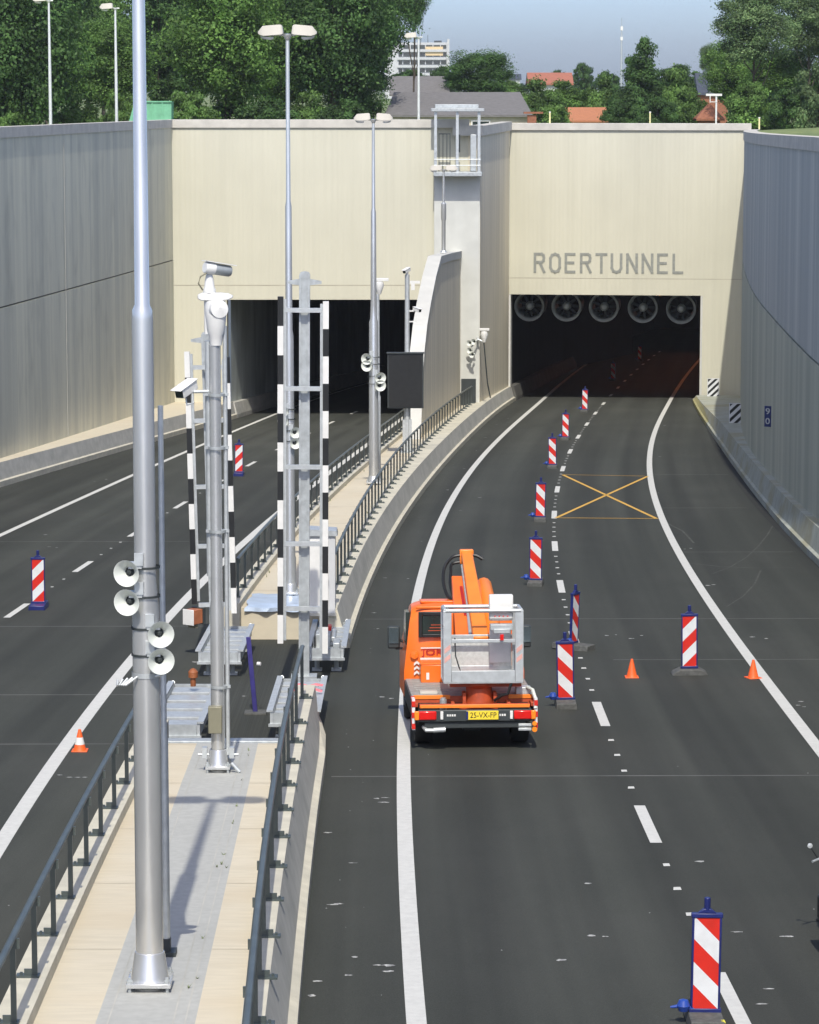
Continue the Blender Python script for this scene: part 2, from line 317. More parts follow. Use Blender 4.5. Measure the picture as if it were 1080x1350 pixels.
def gz(x, y):                                              # surrounding land
    if y < 168: return 5.95
    return 5.95 - min(1, (y - 168) / 30) * 2.6
mb = MB()
yl = fr(Y0, PL_Y + 2, 40)
mb.loft([[Vector((x, y, gz(x, y))) for x in (-1500, -200, -60, wallL(y) - .25)] for y in yl], close=False)
yr2 = fr(Y0, PR_Y, 40)
mb.loft([[Vector((x, y, gz(x, y) + (0 if k < 1 else .35 if y < 168 else 0))) for k, x in enumerate((wallR(y) + .25, wallR(y) + 8, 60, 200, 1500))] for y in yr2], close=False)
mb.loft([[Vector((x, y, gz(x, y))) for x in (-1500, -60, -20, 3.2)] for y in (PL_Y + 2, 168, 175, 181.2)], close=False)
mb.loft([[Vector((x, y, gz(x, max(y, 181.2)))) for x in (-1500, -60, 0, 20, 60, 1500)] for y in (181.2, 190, 200, 300, 600, 1500, 4500)], close=False)
struct(mb.build('ground', 'grass', smooth=False))

# ------------------------------------------------------------------ road markings
def strip(mb, fn, a, b, w, mi=0, lift=.004, step=1.5, off=0.):
    n = max(2, int((b - a) / step) + 1); row = []
    for y in fr(a, b, n):
        e = .3; dx = (fn(y + e) - fn(y - e)) / (2 * e); L = math.hypot(1, dx); x = fn(y) + off
        row.append([Vector((x - w / 2 / L * 1, y + dx * w / 2 / L, zr(y + dx * w / 2 / L) + lift)), Vector((x + w / 2 / L, y - dx * w / 2 / L, zr(y - dx * w / 2 / L) + lift))])
    mb.loft(row, mi, close=False)
def k2(c, k): return lambda y: c(y, k)
mb = MB(); strip(mb, k2(RL, .0001), 20, 300, .22); struct(mb.build('edge_line', 'paint', smooth=False))
mb = MB(); strip(mb, k2(RR, .0001), 45, 300, .22); struct(mb.build('edge_line', 'paint', smooth=False))
mb = MB(); strip(mb, k2(LI, .0004), 15, 240, .24); struct(mb.build('edge_line', 'paint', smooth=False))
mb = MB(); strip(mb, k2(LO, .0006), 40, 240, .2); struct(mb.build('edge_line', 'paint', smooth=False))
mb = MB()
for k in range(24):
    a = 31.95 + 11 * k - 11; strip(mb, k2(RD, .0001), a, a + 3, .17)
for k in range(20):
    a = 28.8 + 10.45 * k; strip(mb, k2(LD, .0006), a, a + 2.9, .16)
struct(mb.build('lane_dashes', 'paint', smooth=False))
mb = MB()
for k in range(14):                                        # pale dots where the studs between the dashes sit
    a = 31.95 + 11 * k - 8
    for j in range(1, 5):
        y = a + 1.6 * j; x = RD(y); w = .09
        mb.add([(x-w/2+random.uniform(-.02,.02), y-.1, zr(y-.1)+.004), (x+w/2, y-.09, zr(y-.09)+.004), (x+w/2, y+.1, zr(y+.1)+.004), (x-w/2, y+.09, zr(y+.09)+.004)], [(0, 1, 2, 3)])
for k in range(9):
    a = 28.8 + 10.45 * k + 2.9
    for j in range(1, 4):
        y = a + 1.9 * j; x = LD(y); w = .07
        mb.add([(x-w/2, y-.08, zr(y-.08)+.004), (x+w/2, y-.08, zr(y-.08)+.004), (x+w/2, y+.08, zr(y+.08)+.004), (x-w/2, y+.08, zr(y+.08)+.004)], [(0, 1, 2, 3)])
struct(mb.build('lane_dots', 'paint', smooth=False))
def blotch(mb, x, y, w, l, rnd):
    n = 9; c = [(x + w / 2 * math.cos(2*PI*i/n) * rnd.uniform(.5, 1.15), y + l / 2 * math.sin(2*PI*i/n) * rnd.uniform(.5, 1.15)) for i in range(n)]
    mb.add([(p, q, zr(q) + .005) for p, q in c], [tuple(range(n))])
mb = MB(); rnd = random.Random(3)
for px in ((497,1053),(508,1052),(506,1058),(498,1273),(513,1273),(512,1281),(432,1098),(466,1138),(440,1193),(447,1192),(417,1294),(412,1313),(459,1286),(468,1262),
           (800,838),(812,837),(832,842),(846,838),(903,724),(911,723),(933,772),(941,771),(992,840),(1010,842),(1052,930),(1060,932),(1056,925),(870,602),(876,561),(868,650),(873,584),
           (508,762),(556,714),(538,763),(493,808),(498,829),(503,919),(516,921),(607,673),(632,656),(628,594),(640,577),(655,560),(670,552),(612,618),(590,646),(80,1022),(92,1025),(103,1025),(112,1025),
           (322,918),(310,890),(256,873),(280,892),(928,1233),(973,1229),(922,1136),(1038,1235),(775,1165),(798,1235),(780,1234),(741,1266),(65,721),(75,722),(60,705),(140,632),(125,635),(205,617),(1004,1324),(1013,1304)):
    q = P(*px); blotch(mb, q[0], q[1], rnd.uniform(.07, .20), rnd.uniform(.05, .14), rnd)
for k in range(80):                                       # stray specks of paint and grit on the new asphalt
    y = 30 + 120 * rnd.random() ** 1.6; s = rnd.choice((0, 0, 1, 2))
    x = BR(y) + .25 + abs(rnd.gauss(0, .45)) if s == 0 else rnd.uniform(RL(y) + .2, KR(y) - .3) if s == 1 else rnd.uniform(-12, LRAIL(y) - .7)
    w = rnd.uniform(.012, .035); blotch(mb, x, y, w, w * rnd.uniform(1, 2), rnd)
struct(mb.build('paint_specks', 'worn_paint', smooth=False))
mb = MB()
for y, a, b in ((48.6, None, None), (70.3, None, None), (63, 4.2, 10.5), (86.5, 7.6, 10.8), (102, 8.3, 11.2), (118, 9.4, 12.2), (58, -12, -4.6), (69, -12, -4.4), (90, -14, -3.6), (52, -12, -4.6)):
    xa = BR(y) + .15 if a is None else a; xb = KR(y) - .2 if b is None else b
    mb.loft([[Vector((x, y - .02 + .015 * x, zr(y + .015 * x) + .0035)), Vector((x, y + .035 + .015 * x, zr(y + .035 + .015 * x) + .0035))] for x in fr(xa, xb, 8)], close=False)
struct(mb.build('joint_lines', 'seam', smooth=False))
mb = MB()
for px in ([(1022, 688), (1012, 705), (1000, 720), (984, 735), (962, 748), (938, 757)], [(1003, 752), (995, 770), (980, 786), (958, 800)], [(905, 742), (950, 747), (1000, 749), (1046, 748)], [(880, 690), (900, 700), (915, 716)]):
    pts = [P(x, y) for x, y in px]; row = []
    for a in pts: row.append([Vector((a[0] - .03, a[1] - .03, zr(a[1] - .03) + .003)), Vector((a[0] + .03, a[1] + .03, zr(a[1] + .03) + .003))])
    mb.loft(row, close=False)
M['tyre_mark'] = mat('tyre_mark', (.056, .058, .052), .9, var=.4, scale=3, coord='Position'); struct(mb.build('tyre_marks', 'tyre_mark', smooth=False))
mb = MB()
def bar(a, b, w):
    d = Vector((b[0] - a[0], b[1] - a[1], 0)).normalized(); nn = Vector((-d.y, d.x, 0)) * w / 2
    mb.loft([[Vector((p[0] + s * nn.x, p[1] + s * nn.y, zr(p[1] + s * nn.y) + .006)) for s in (-1, 1)] for p in [(a[0] + (b[0] - a[0]) * t, a[1] + (b[1] - a[1]) * t) for t in (0, .5, 1)]], close=False)
c1, c2, c3, c4 = P(742, 626), P(854, 628), P(866, 684), P(733, 683)
bar(c1, c3, .12); bar(c2, c4, .12)
mb2 = mb; mb = MB(); mb.v, mb.f, mb.m = mb2.v, mb2.f, mb2.m
for a, b, w in ((c1, c2, .1), (c3, c4, .12)):
    d = b - a; mb.loft([[Vector((p[0], p[1] + s * w / 2, zr(p[1] + s * w / 2) + .01)) for s in (-1, 1)] for p in [a + d * t for t in (.02, .5, .97)]], close=False)
struct(mb.build('yellow_cross_marking', 'yellow_paint', smooth=False))

# ------------------------------------------------------------------ median: pavement, barriers, railings
DK = .70; BT = .85
GAP0, GAP1 = 47.6, 66.5; PL_Y = 160.
def sect_right(y):     # step barrier, road side on the right
    b = BR(y); b += .03; t = min(RRAIL(y) - .13, b - .5); z = zr(y)
    if y > PL_Y - .5: t = 3.6 + (y - PL_Y + .2) * .107 - .05
    return [Vector(p) for p in ((t, y, z - .2), (b, y, z - .2), (b, y, z + .2), (b - .1, y, z + .24), (max(t + .16, b - .27), y, z + BT), (t, y, z + BT))]
def sect_left(y):
    t = LRAIL(y) + .12; z = zr(y); b = t - .62
    return [Vector(p) for p in ((t, y, z - .2), (t, y, z + BT), (t - .34, y, z + BT), (b + .1, y, z + .24), (b, y, z + .2), (b, y, z - .2))]
def barrier(fn, a, b, label, taper=None):
    mb = MB(); ys = fr(a, b, max(6, int((b - a) / 2)))
    secs = [fn(y) for y in ys]
    mb.loft(secs, 0, mis=[0, 0, 0, 1, 0, 0] if fn is sect_right else [0, 0, 1, 0, 0, 0])
    return tag(mb.build('concrete_barrier', ['barrier', 'barrier_grey'], smooth=False), label, 'barrier', 'concrete barriers edging the median')
def sect_right_end(y):
    s = sect_right(y); return s
barrier(sect_right, 12, 49.6, 'near concrete step barrier right of the paved median, ending beside the steel beds')
mb = MB(); b0 = 49.6                                       # tapered nose of the near right barrier
s0 = sect_right(b0); s1 = sect_right(51.7); s2 = sect_right(53.2)
for s, k in ((s1, .3), (s2, 1.)):
    for i in (1, 2, 3): s[i].x = s[i].x - .16 * k
    s[3].z += .2 * k
mb.loft([s0, s1, s2], 0, mis=[0, 0, 0, 1, 0, 0]); near_nose = mb
o = mb.build('barrier_nose', ['barrier', 'barrier_grey'], smooth=False); o.parent = [q for q in bpy.data.objects if q.name == 'concrete_barrier'][0]
barrier(sect_left, 12, GAP0 + 1.5, 'near concrete barrier on the left of the paved median, under the green railing')
PL_Y = 160.; barrier(sect_right, GAP1 - 1.5, 182.5, 'long curving concrete step barrier between far median and right carriageway')
barrier(sect_left, GAP1 - .5, PL_Y - .6, 'long far concrete barrier between the median and the left carriageway')
# pavement of the median
mb = MB()
def deck(a, b, f0, f1, mi, dz=DK, mb=mb):
    mb.loft([[Vector((f0(y), y, zr(y) + dz)), Vector((f1(y), y, zr(y) + dz))] for y in fr(a, b, max(4, int((b - a) / 3)))], mi, close=False)
g1 = lambda y: -2.72 - .0130 * y if y < 46 else -3.318; g2 = lambda y: -1.72 - .0135 * y
dl = lambda y: LRAIL(y) + .12; dr = lambda y: RRAIL(y) - .13
deck(12, GAP0, dl, g1, 0); deck(12, GAP0, g1, g2, 1); deck(12, GAP0, g2, dr, 0)
deck(GAP1, PL_Y, dl, dr, 0)
for yy, s in ((GAP0, 1), (GAP1, -1)):
    z = zr(yy); mb.add([(dl(yy), yy, z + DK), (dr(yy), yy, z + DK), (dr(yy), yy, z - .1), (dl(yy), yy, z - .1)], [(0, 1, 2, 3)], 0)
struct(mb.build('median_pavement', ['beige_slab', 'grey_slab'], smooth=False))
mb = MB()                                                  # joints between the slabs
for k in range(6):
    y = 29.5 + 3.6 * k
    mb.loft([[Vector((x, y + d, zr(y + d) + DK + .0025)) for d in (-.008, .008)] for x in (dl(y), (g1(y)))], close=False)
    mb.loft([[Vector((x, y + d, zr(y + d) + DK + .0025)) for d in (-.008, .008)] for x in (g2(y), (dr(y)))], close=False)
mbj = mb; mb = MB()
for g, o_ in ((g1, .12), (g2, -.1), (g2, -.22)):
    mb.loft([[Vector((g(y) + o_ + d, y, zr(y) + DK + .0025)) for d in (-.008, .008)] for y in fr(20, GAP0 - .1, 8)], close=False)
struct(mb.build('paver_joints', 'barrier_grey', smooth=False)); mb = mbj
for k in range(14):
    y = 70 + 6 * k
    mb.loft([[Vector((x, y + d, zr(y + d) + DK + .003)) for d in (-.02, .02)] for x in (dl(y), dr(y))], close=False)
M['slab_joint'] = mat('slab_joint', (.40, .36, .28), .95, var=.2, scale=5, coord='Position'); struct(mb.build('slab_joints', 'slab_joint', smooth=False))
# grey steel beam closing the near pavement
mb = MB(); z = zr(GAP0 + .25) + DK
mb.box(((dl(GAP0) + dr(GAP0)) / 2, GAP0 + .22, z - .19), (dr(GAP0) - dl(GAP0) - .02, .42, .4)); mb.box(((dl(GAP0) + dr(GAP0)) / 2, GAP0 + .12, z + .02), (dr(GAP0) - dl(GAP0) - .06, .1, .03))
tag(mb.build('steel_edge_beam', 'galv_dull', bevel=.015), 'grey steel beam laid across the end of the near median pavement', 'beam')

def railing(fn, side, a, b, step, label, extra=()):
    t = thing('guard_railing', label, 'railing', (fn(a), a, zr(a) + BT), 0, 'dark green guard railings along the median')
    o = Vector(t.location); ys = sorted(list(np.arange(a, b, step)) + list(extra)); mb = MB()
    pts = [Vector((fn(y), y, zr(y) + BT + .86)) - o for y in fr(a - .2, max(ys) + .25, max(4, int((b - a) / 1.5)))]
    mb.tube(pts, .04, 10, flat=.75); mb.build('top_rail', 'rail', t)
    first = None
    for y in ys:
        if first is None:
            m = MB(); m.box((0, 0, .42), (.055, .035, .84)); m.box((-side * .04, 0, .80), (.05, .03, .10))
            m.box((side * .07, 0, .012), (.24, .13, .024)); m.box((side * .06, 0, .05), (.1, .02, .07)); m.box((side * .14, 0, .035), (.03, .03, .03))
            first = m.build('post', 'rail', t, smooth=False); q = first
        else:
            q = first.copy(); C.objects.link(q)
        q.location = Vector((fn(y), y, zr(y) + BT)) - o
    return t
railing(LRAIL, -1, 15.4, 47.3, 1.97, 'near green railing on the left barrier, running up from the bottom left corner')
railing(RRAIL, 1, 15.5, 50.6, 1.95, 'near green railing on the right barrier, seen end-on and ending by the pink tape', extra=(51.5,))
railing(LRAIL, -1, 67.2, 156, 1.97, 'long far railing beside the left carriageway running into the dark left tunnel')
railing(RRAIL, 1, 67.9, 159.6, 1.97, 'long far railing curving above the right carriageway up to the dark doorway')

# ------------------------------------------------------------------ kerbs under the side walls
def kerb(fb, fw, a, b, mats, label, s, dzf):
    mb = MB(); secs = []
    for y in fr(a, b, int((b - a) / 2.5)):
        x, w, z, h = fb(y), fw(y), zr(y), dzf(y)
        top = x + s * .22
        if s * (w - top) < .06: top = w - s * .06
        secs.append([Vector(p) for p in ((x, y, z - .2), (x, y, z + .2), (x + s * .09, y, z + .24), (top, y, z + h), (w + s * .2, y, z + h), (w + s * .2, y, z - .2))])
    mb.loft(secs, 0, mis=[0, 0, 1, 2, 0, 0])
    return tag(mb.build('concrete_kerb', mats, smooth=False), label, 'kerb')
kerb(KR, WR, 20, 178.2, ['kerb_right'] * 3, 'tall mossy concrete kerb along the foot of the shaded right wall', 1, lambda y: .85 if y < 140 else .85 - .45 * min(1, (y - 140) / 36))
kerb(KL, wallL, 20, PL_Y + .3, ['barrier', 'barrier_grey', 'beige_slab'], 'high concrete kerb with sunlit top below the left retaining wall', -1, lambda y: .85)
mb = MB()
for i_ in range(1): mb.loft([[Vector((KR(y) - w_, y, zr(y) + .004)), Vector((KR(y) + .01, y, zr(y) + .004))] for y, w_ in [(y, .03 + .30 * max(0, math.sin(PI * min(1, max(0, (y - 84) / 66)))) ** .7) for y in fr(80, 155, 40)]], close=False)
M['kerb_strip'] = mat('dark_kerb_strip', (.013, .014, .013), .95, var=.3, scale=4, coord='Position'); struct(mb.build('kerb_foot_strip', 'kerb_strip', smooth=False))  # near-black strip along the foot of the right kerb, widest midway
# yellow end of the right kerb
mb = MB(); secs = []
for y in fr(152, 177.5, 8):
    x = KR(y); z = zr(y); h_ = .85 - .45 * min(1, max(0, (y - 140) / 36)); f_ = min(1, (y - 150) / 14); secs.append([Vector((x - .012, y, z + .02)), Vector((x - .012, y, z + .205)), Vector((x + .08, y, z + .25)), Vector((x + .08 + .115 * f_, y, z + .25 + (h_ - .25) * .9 * f_))])
mb.loft(secs, close=False); M['mosskerb'] = layer(mat('moss_kerb', (.36, .33, .15), .9, var=.25, scale=3, coord='Position'), 1, (.5, .5, 1), .5, .45, .7, (.3, .3, .2))
o = mb.build('yellow_end', 'mosskerb', smooth=False); o.parent = [q for q in bpy.data.objects if q.name.startswith('concrete_kerb')][0]

# ------------------------------------------------------------------ retaining walls
def topL(y): return 6.80 - (y - 114) * .0042 if y > 60 else 7.03
def topR(y): return 6.85 if y < 88 else 6.85 - (y - 88) * .0108
def jL(y): return -.55 + (160 - y) * .0157
def jR(y): return .42
def retain(fw, s, b, top, joint, mats, label):
    t = thing('retaining_wall', label, 'wall', (fw(100), 100, zr(100)), 0, 'high retaining walls of the cutting'); o = Vector(t.location)
    def band(f0, f1, off, name, m, th=.5):
        mb = MB(); mb.loft([[Vector((fw(y) + s * off, y, f0(y))) - o, Vector((fw(y) + s * off, y, f1(y))) - o, Vector((fw(y) + s * (off + th), y, f1(y))) - o, Vector((fw(y) + s * (off + th), y, f0(y))) - o] for y in fr(-40, b, 48)])
        return mb.build(name, m, t, smooth=False)
    band(lambda y: zr(y) - .3, lambda y: joint(y) - .035, 0, 'lower_panel', mats[0])
    band(lambda y: joint(y) + .035, lambda y: top(y) - .40, 0.012, 'upper_panel', mats[1])
    band(lambda y: joint(y) - .3, lambda y: joint(y) + .3, .12, 'joint_backing', 'dark', .3)
    band(lambda y: top(y) - .40, lambda y: top(y), -.035, 'coping', mats[2], .65)
    return t
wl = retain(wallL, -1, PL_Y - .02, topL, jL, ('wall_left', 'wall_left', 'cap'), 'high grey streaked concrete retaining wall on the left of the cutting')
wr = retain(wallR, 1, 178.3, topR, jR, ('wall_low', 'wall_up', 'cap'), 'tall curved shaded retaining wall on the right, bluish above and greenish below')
for yj in (128.6, 148.5):
    mb = MB(); o = Vector(wl.location); mb.box(Vector((WL(yj) + .006, yj, (zr(yj) + topL(yj)) / 2 + .1)) - o, (.012, .03, topL(yj) - zr(yj) - 1.4)); mb.build('joint_strip', 'cap', wl)
# drain slot strip above right coping: yellow marker posts
for i, (px, py, lab) in enumerate(((725, 160, 'small pale marker post on the parapet, left of the orange roof'), (857, 160, 'small yellow marker post on the parapet above the letters'), (1001, 168, 'yellow marker post where the right wall meets the tunnel front'))):
    q = At(px, py, 181 if i < 2 else 172); mb = MB(); mb.box((0, 0, .2), (.08, .08, .6)); mb.box((0, 0, .53), (.1, .1, .06), 1)
    M.setdefault('marker', mat('marker_yellow', (.72, .66, .34), .5)); oo = tag(mb.build('marker_post', ['marker', 'white']), lab, 'marker post', 'marker posts on the parapet'); oo.location = q

# ------------------------------------------------------------------ left tunnel front, column and wing wall
lint_L, lint_R = -2.58, -3.62
XL0 = wallL(PL_Y) - .3; JL = -9.4; JR = 1.24
tl = thing('tunnel_front', 'beige concrete front of the left tunnel with one wide dark opening', 'tunnel', ((JL + JR) / 2, PL_Y, zr(PL_Y)), 0, 'beige fronts of the two tunnels')
o = Vector(tl.location); mb = MB(); zt = 6.61; zb = zr(PL_Y) - .4
def bx(mb, x0, x1, y0, y1, z0, z1, o, mi=0): mb.box(Vector(((x0 + x1) / 2, (y0 + y1) / 2, (z0 + z1) / 2)) - o, (x1 - x0, y1 - y0, z1 - z0), mi)
bx(mb, XL0, JL, PL_Y, PL_Y + 1.2, zb, zt - .42, o); bx(mb, JL, JR + .02, PL_Y, PL_Y + 1.2, lint_L, zt - .42, o); bx(mb, JR + .02, 3.1, PL_Y + .3, PL_Y + 1.2, 2.6, zt - .42, o)
mb.build('facade', 'portal', tl, smooth=False); mb = MB(); bx(mb, XL0, JR - .02, PL_Y - .004, PL_Y + .02, lint_L + .72, lint_L + .76, o); mb.build('joint_line', 'joint_dark', tl, smooth=False)
mb = MB(); bx(mb, XL0, 3.05, PL_Y - .1, PL_Y + 1.3, zt - .42, zt, o); mb.build('parapet', 'cap', tl, bevel=.02)
mb = MB()
secs = []
for y in fr(PL_Y + 1.2, PL_Y + 110, 20):
    d = (y - PL_Y) * .105 + .0005 * (y - PL_Y) ** 2; z = zr(y)
    secs.append([Vector((JL + .0 + d, y, z - .3)) - o, Vector((JL + d, y, z + 6.14)) - o, Vector((JR + .6 + d, y, z + 6.14)) - o, Vector((JR + .6 + d, y, z - .3)) - o])
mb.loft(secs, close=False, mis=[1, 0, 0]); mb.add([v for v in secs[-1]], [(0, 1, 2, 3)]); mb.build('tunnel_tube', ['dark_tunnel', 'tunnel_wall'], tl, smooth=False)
mb = MB(); secs = []
for y in fr(PL_Y + .3, PL_Y + 60, 12):
    d = (y - PL_Y) * .105 + .0005 * (y - PL_Y) ** 2; z = zr(y)
    secs.append([Vector((JL - .02 + d, y, z - .2)) - o, Vector((JL + d + .46, y, z - .2)) - o, Vector((JL + d + .45, y, z + .2)) - o, Vector((JL + d + .3, y, z + .8)) - o, Vector((JL - .02 + d, y, z + .8)) - o])
mb.loft(secs); mb.build('inner_kerb', 'barrier_grey', tl, smooth=False)

# column between both tunnels, with its right flank running back to the second front
tc = thing('tunnel_pillar', 'pale grey concrete pillar between the two tunnel mouths with a dark doorway', 'pillar', (2.4, PL_Y, zr(PL_Y))); o = Vector(tc.location)
mb = MB(); poly = [(JR + .02, PL_Y - .45), (3.62, PL_Y - .45), (3.62, PL_Y), (5.74, PR_Y - .02), (5.74, PR_Y + 1.4), (JR + .02, PR_Y)]
CTOP = 3.75
mb.prism([(JR + .022, PL_Y - .45), (3.60, PL_Y - .45), (3.60, PL_Y + .2), (JR + .022, PL_Y + .2)], lambda u, v, w: Vector((u, v, w)) - o, zb, CTOP); mb.build('shaft', 'column', tc, smooth=False)
mb = MB(); mb.prism([(3.615, PL_Y - .2), (5.75, PR_Y - .03), (5.2, PR_Y), (3.0, PL_Y + .3)], lambda u, v, w: Vector((u, v, w)) - o, zr(PR_Y) - .4, 6.0); mb.build('flank', 'side', tc, smooth=False)
mb = MB(); mb.prism([(3.74, PL_Y - .22), (5.88, PR_Y - .14), (5.3, PR_Y + .3), (3.0, PL_Y + .3), (2.2, PL_Y + .3), (2.2, PL_Y - .22)], lambda u, v, w: Vector((u, v, w)) - o, 5.8, 6.30); mb.build('coping', 'cap', tc, smooth=False)
mb = MB(); bx(mb, 3.2, 3.62, PL_Y + .1, PL_Y + .95, 3.0, 5.8, o); mb.build('recess_wall', 'portal', tc, smooth=False)
mb = MB(); bx(mb, 2.66, 3.42, PL_Y - .47, PL_Y - .4, zr(PL_Y) + .68, zr(PL_Y) + 2.1, o); mb.build('doorway', 'dark', tc, smooth=False)

# balcony with roof on the pillar
tb = thing('service_balcony', 'grey steel service balcony with a flat roof on top of the pillar', 'balcony', (2.5, PL_Y - .4, CTOP)); o = Vector(tb.location)
ylev = lambda y, Y=PL_Y - .8: At(600, y, Y)[2]
zf = ylev(232); zrf = ylev(147)
mb = MB(); bx(mb, JR - .02, 3.68, PL_Y - 1.5, PL_Y + .2, zf, zf + .22, o); mb.build('platform', 'galv_dull', tb, bevel=.02)
mb = MB(); bx(mb, 1.1, 3.78, PL_Y - 1.6, PL_Y + .7, zrf, zrf + .16, o); bx(mb, 1.3, 3.5, PL_Y - 1.0, PL_Y + .3, zrf + .16, zrf + .36, o); mb.build('roof', 'galv_dull', tb, bevel=.02)
for x in (1.32, 2.42, 3.52):
    mb = MB(); bx(mb, x - .07, x + .07, PL_Y - 1.45, PL_Y - 1.31, zf + .22, zrf, o); mb.build('post', 'galv', tb, smooth=False)
mb = MB()
for z in (zf + .55, zf + .85): mb.cyl(Vector((1.25, PL_Y - 1.45, z)) - o, Vector((3.6, PL_Y - 1.45, z)) - o, .025)
for x in (1.3, 3.6):
    for z in (zf + .55, zf + .85, zf + 1.15): mb.cyl(Vector((x, PL_Y - 1.45, z)) - o, Vector((x, PL_Y + .2, z)) - o, .025)
mb.build('handrail', 'galv', tb)
mb = MB()
for x in (1.5, 1.7, 1.9, 2.06): bx(mb, x - .02, x + .02, PL_Y - .95, PL_Y - .9, zf + .25, zf + 2.1, o)
bx(mb, 1.48, 2.08, PL_Y - .96, PL_Y - .9, zf + 2.1, zf + 2.16, o); bx(mb, 2.5, 2.58, PL_Y - .95, PL_Y - .85, zf + 1.2, zf + 2.1, o); mb.build('gate_bars', 'dark', tb, smooth=False)
mb = MB(); bx(mb, 3.1, 3.4, PL_Y - .9, PL_Y - .4, zf + .25, zf + 2.1, o); mb.build('cabinet', 'galv', tb, bevel=.02)

# sloping wing wall in front of the pillar
tw = thing('wing_wall', 'beige wing wall with a steep white sloping top, in front of the pillar', 'wall', (1.5, 145, zr(145))); o = Vector(tw.location)
xw = lambda y: .42 + .0735 * (y - 129.6)
prof = [(129.6, zr(129.6) + .6), (130.4, -4.4), (131.6, -3.0), (133.4, -1.95), (135.9, -1.11), (139.3, -.2), (143, .5), (150, .25), (160.1, -.15)]
mb = MB(); secs = [[Vector((xw(y) - .5, y, z)) - o, Vector((xw(y), y, z)) - o, Vector((xw(y), y, zr(y) + .4)) - o, Vector((xw(y) - .5, y, zr(y) + .4)) - o] for y, z in prof]
mb.loft(secs); mb.build('wall_body', 'side', tw, smooth=False)
mb = MB(); secs = []
for y, z in prof:
    k = .04 + (.25 if y > 142.9 else 0); secs.append([Vector((xw(y) - .56, y - .08, z + .08)) - o, Vector((xw(y) + .06, y - .08, z + .08)) - o, Vector((xw(y) + .06, y + .03, z - k)) - o, Vector((xw(y) - .56, y + .03, z - k)) - o])
mb.loft(secs); mb.build('coping', 'white_concrete', tw, smooth=False)

# ------------------------------------------------------------------ right tunnel front
RA = -.113
tr = thing('tunnel_front', 'beige concrete front of the right tunnel carrying large grey capital letters', 'tunnel', (5.76, PR_Y, zr(PR_Y)), RA, 'beige fronts of the two tunnels')
def rl(x, y, z): return Vector((x, y, z - zr(PR_Y)))
zt = 6.2; OW = 11.15
mb = MB(); mb.box(rl(OW / 2, .6, (lint_R + zt - .4) / 2), (OW, 1.2, zt - .4 - lint_R)); mb.box(rl(OW + 1.5, .6, (zt - .4 - 11) / 2), (3.0, 1.2, zt - .4 + 11))
mb.build('facade', 'portal', tr, smooth=False); mb = MB(); mb.box(rl(OW / 2 + 1.3, .008, lint_R + .95), (OW + 2.6, .024, .035)); mb.build('joint_line', 'joint_dark', tr, smooth=False)
mb = MB(); mb.box(rl(OW / 2 + 1.3, .6, zt - .2), (OW + 2.7, 1.45, .4)); mb.build('parapet', 'cap', tr, bevel=.02)
mb = MB(); mb.box(rl(.03, .5, (lint_R - 11) / 2), (.14, 1.08, lint_R + 11 - .03)); mb.box(rl(OW - .05, .55, (lint_R - 11) / 2), (.12, 1.2, lint_R + 11 - .03)); mb.build('jamb', 'white_concrete', tr, smooth=False)
mb = MB(); secs = []
for k in fr(0, 190, 30):
    d = .00005 * k * k; z = zr(PR_Y + k * .99) - zr(PR_Y)
    secs.append([Vector((-.05 + d, 1.2 + k, z - .6)), Vector((-.05 + d, 1.2 + k, z + 6.19)), Vector((OW + d, 1.2 + k, z + 6.19)), Vector((OW + d, 1.2 + k, z - .6))])
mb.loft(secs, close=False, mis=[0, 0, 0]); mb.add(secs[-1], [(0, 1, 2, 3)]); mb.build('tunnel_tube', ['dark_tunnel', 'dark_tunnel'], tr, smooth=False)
mb = MB(); secs = []
for k in fr(.0, 80, 14):
    d = .00005 * k * k; z = zr(PR_Y + k * .99) - zr(PR_Y)
    secs.append([Vector((-.1 + d, .1 + k, z - .3)), Vector((.46 + d, .1 + k, z - .3)), Vector((.45 + d, .1 + k, z + .2)), Vector((.3 + d, .1 + k, z + .85)), Vector((-.1 + d, .1 + k, z + .85))])
mb.loft(secs); mb.build('inner_kerb', 'dark_kerb', tr, smooth=False)
# warm ceiling lamps deep in the right tube; their glow reddens the road
M['sodium'] = bpy.data.materials.new('sodium_lamp'); M['sodium'].use_nodes = True
_b = M['sodium'].node_tree.nodes['Principled BSDF']; _b.inputs['Emission Color'].default_value = (1, .27, .07, 1); _b.inputs['Emission Strength'].default_value = 24
for k in range(7):
    y = 20 + 12 * k; d = .00005 * y * y; z = zr(PR_Y + y) - zr(PR_Y)
    mb = MB(); mb.box((OW - 3.2 + d, y, z + 6.08), (.35, 1.5, .12)); lh_ = mb.build('ceiling_lamp', 'dark', tr, smooth=False)
    mb = MB(); mb.box((OW - 3.2 + d, y, z + 6.01), (.27, 1.3, .02)); mb.build('glowing_tube', 'sodium', lh_, smooth=False)
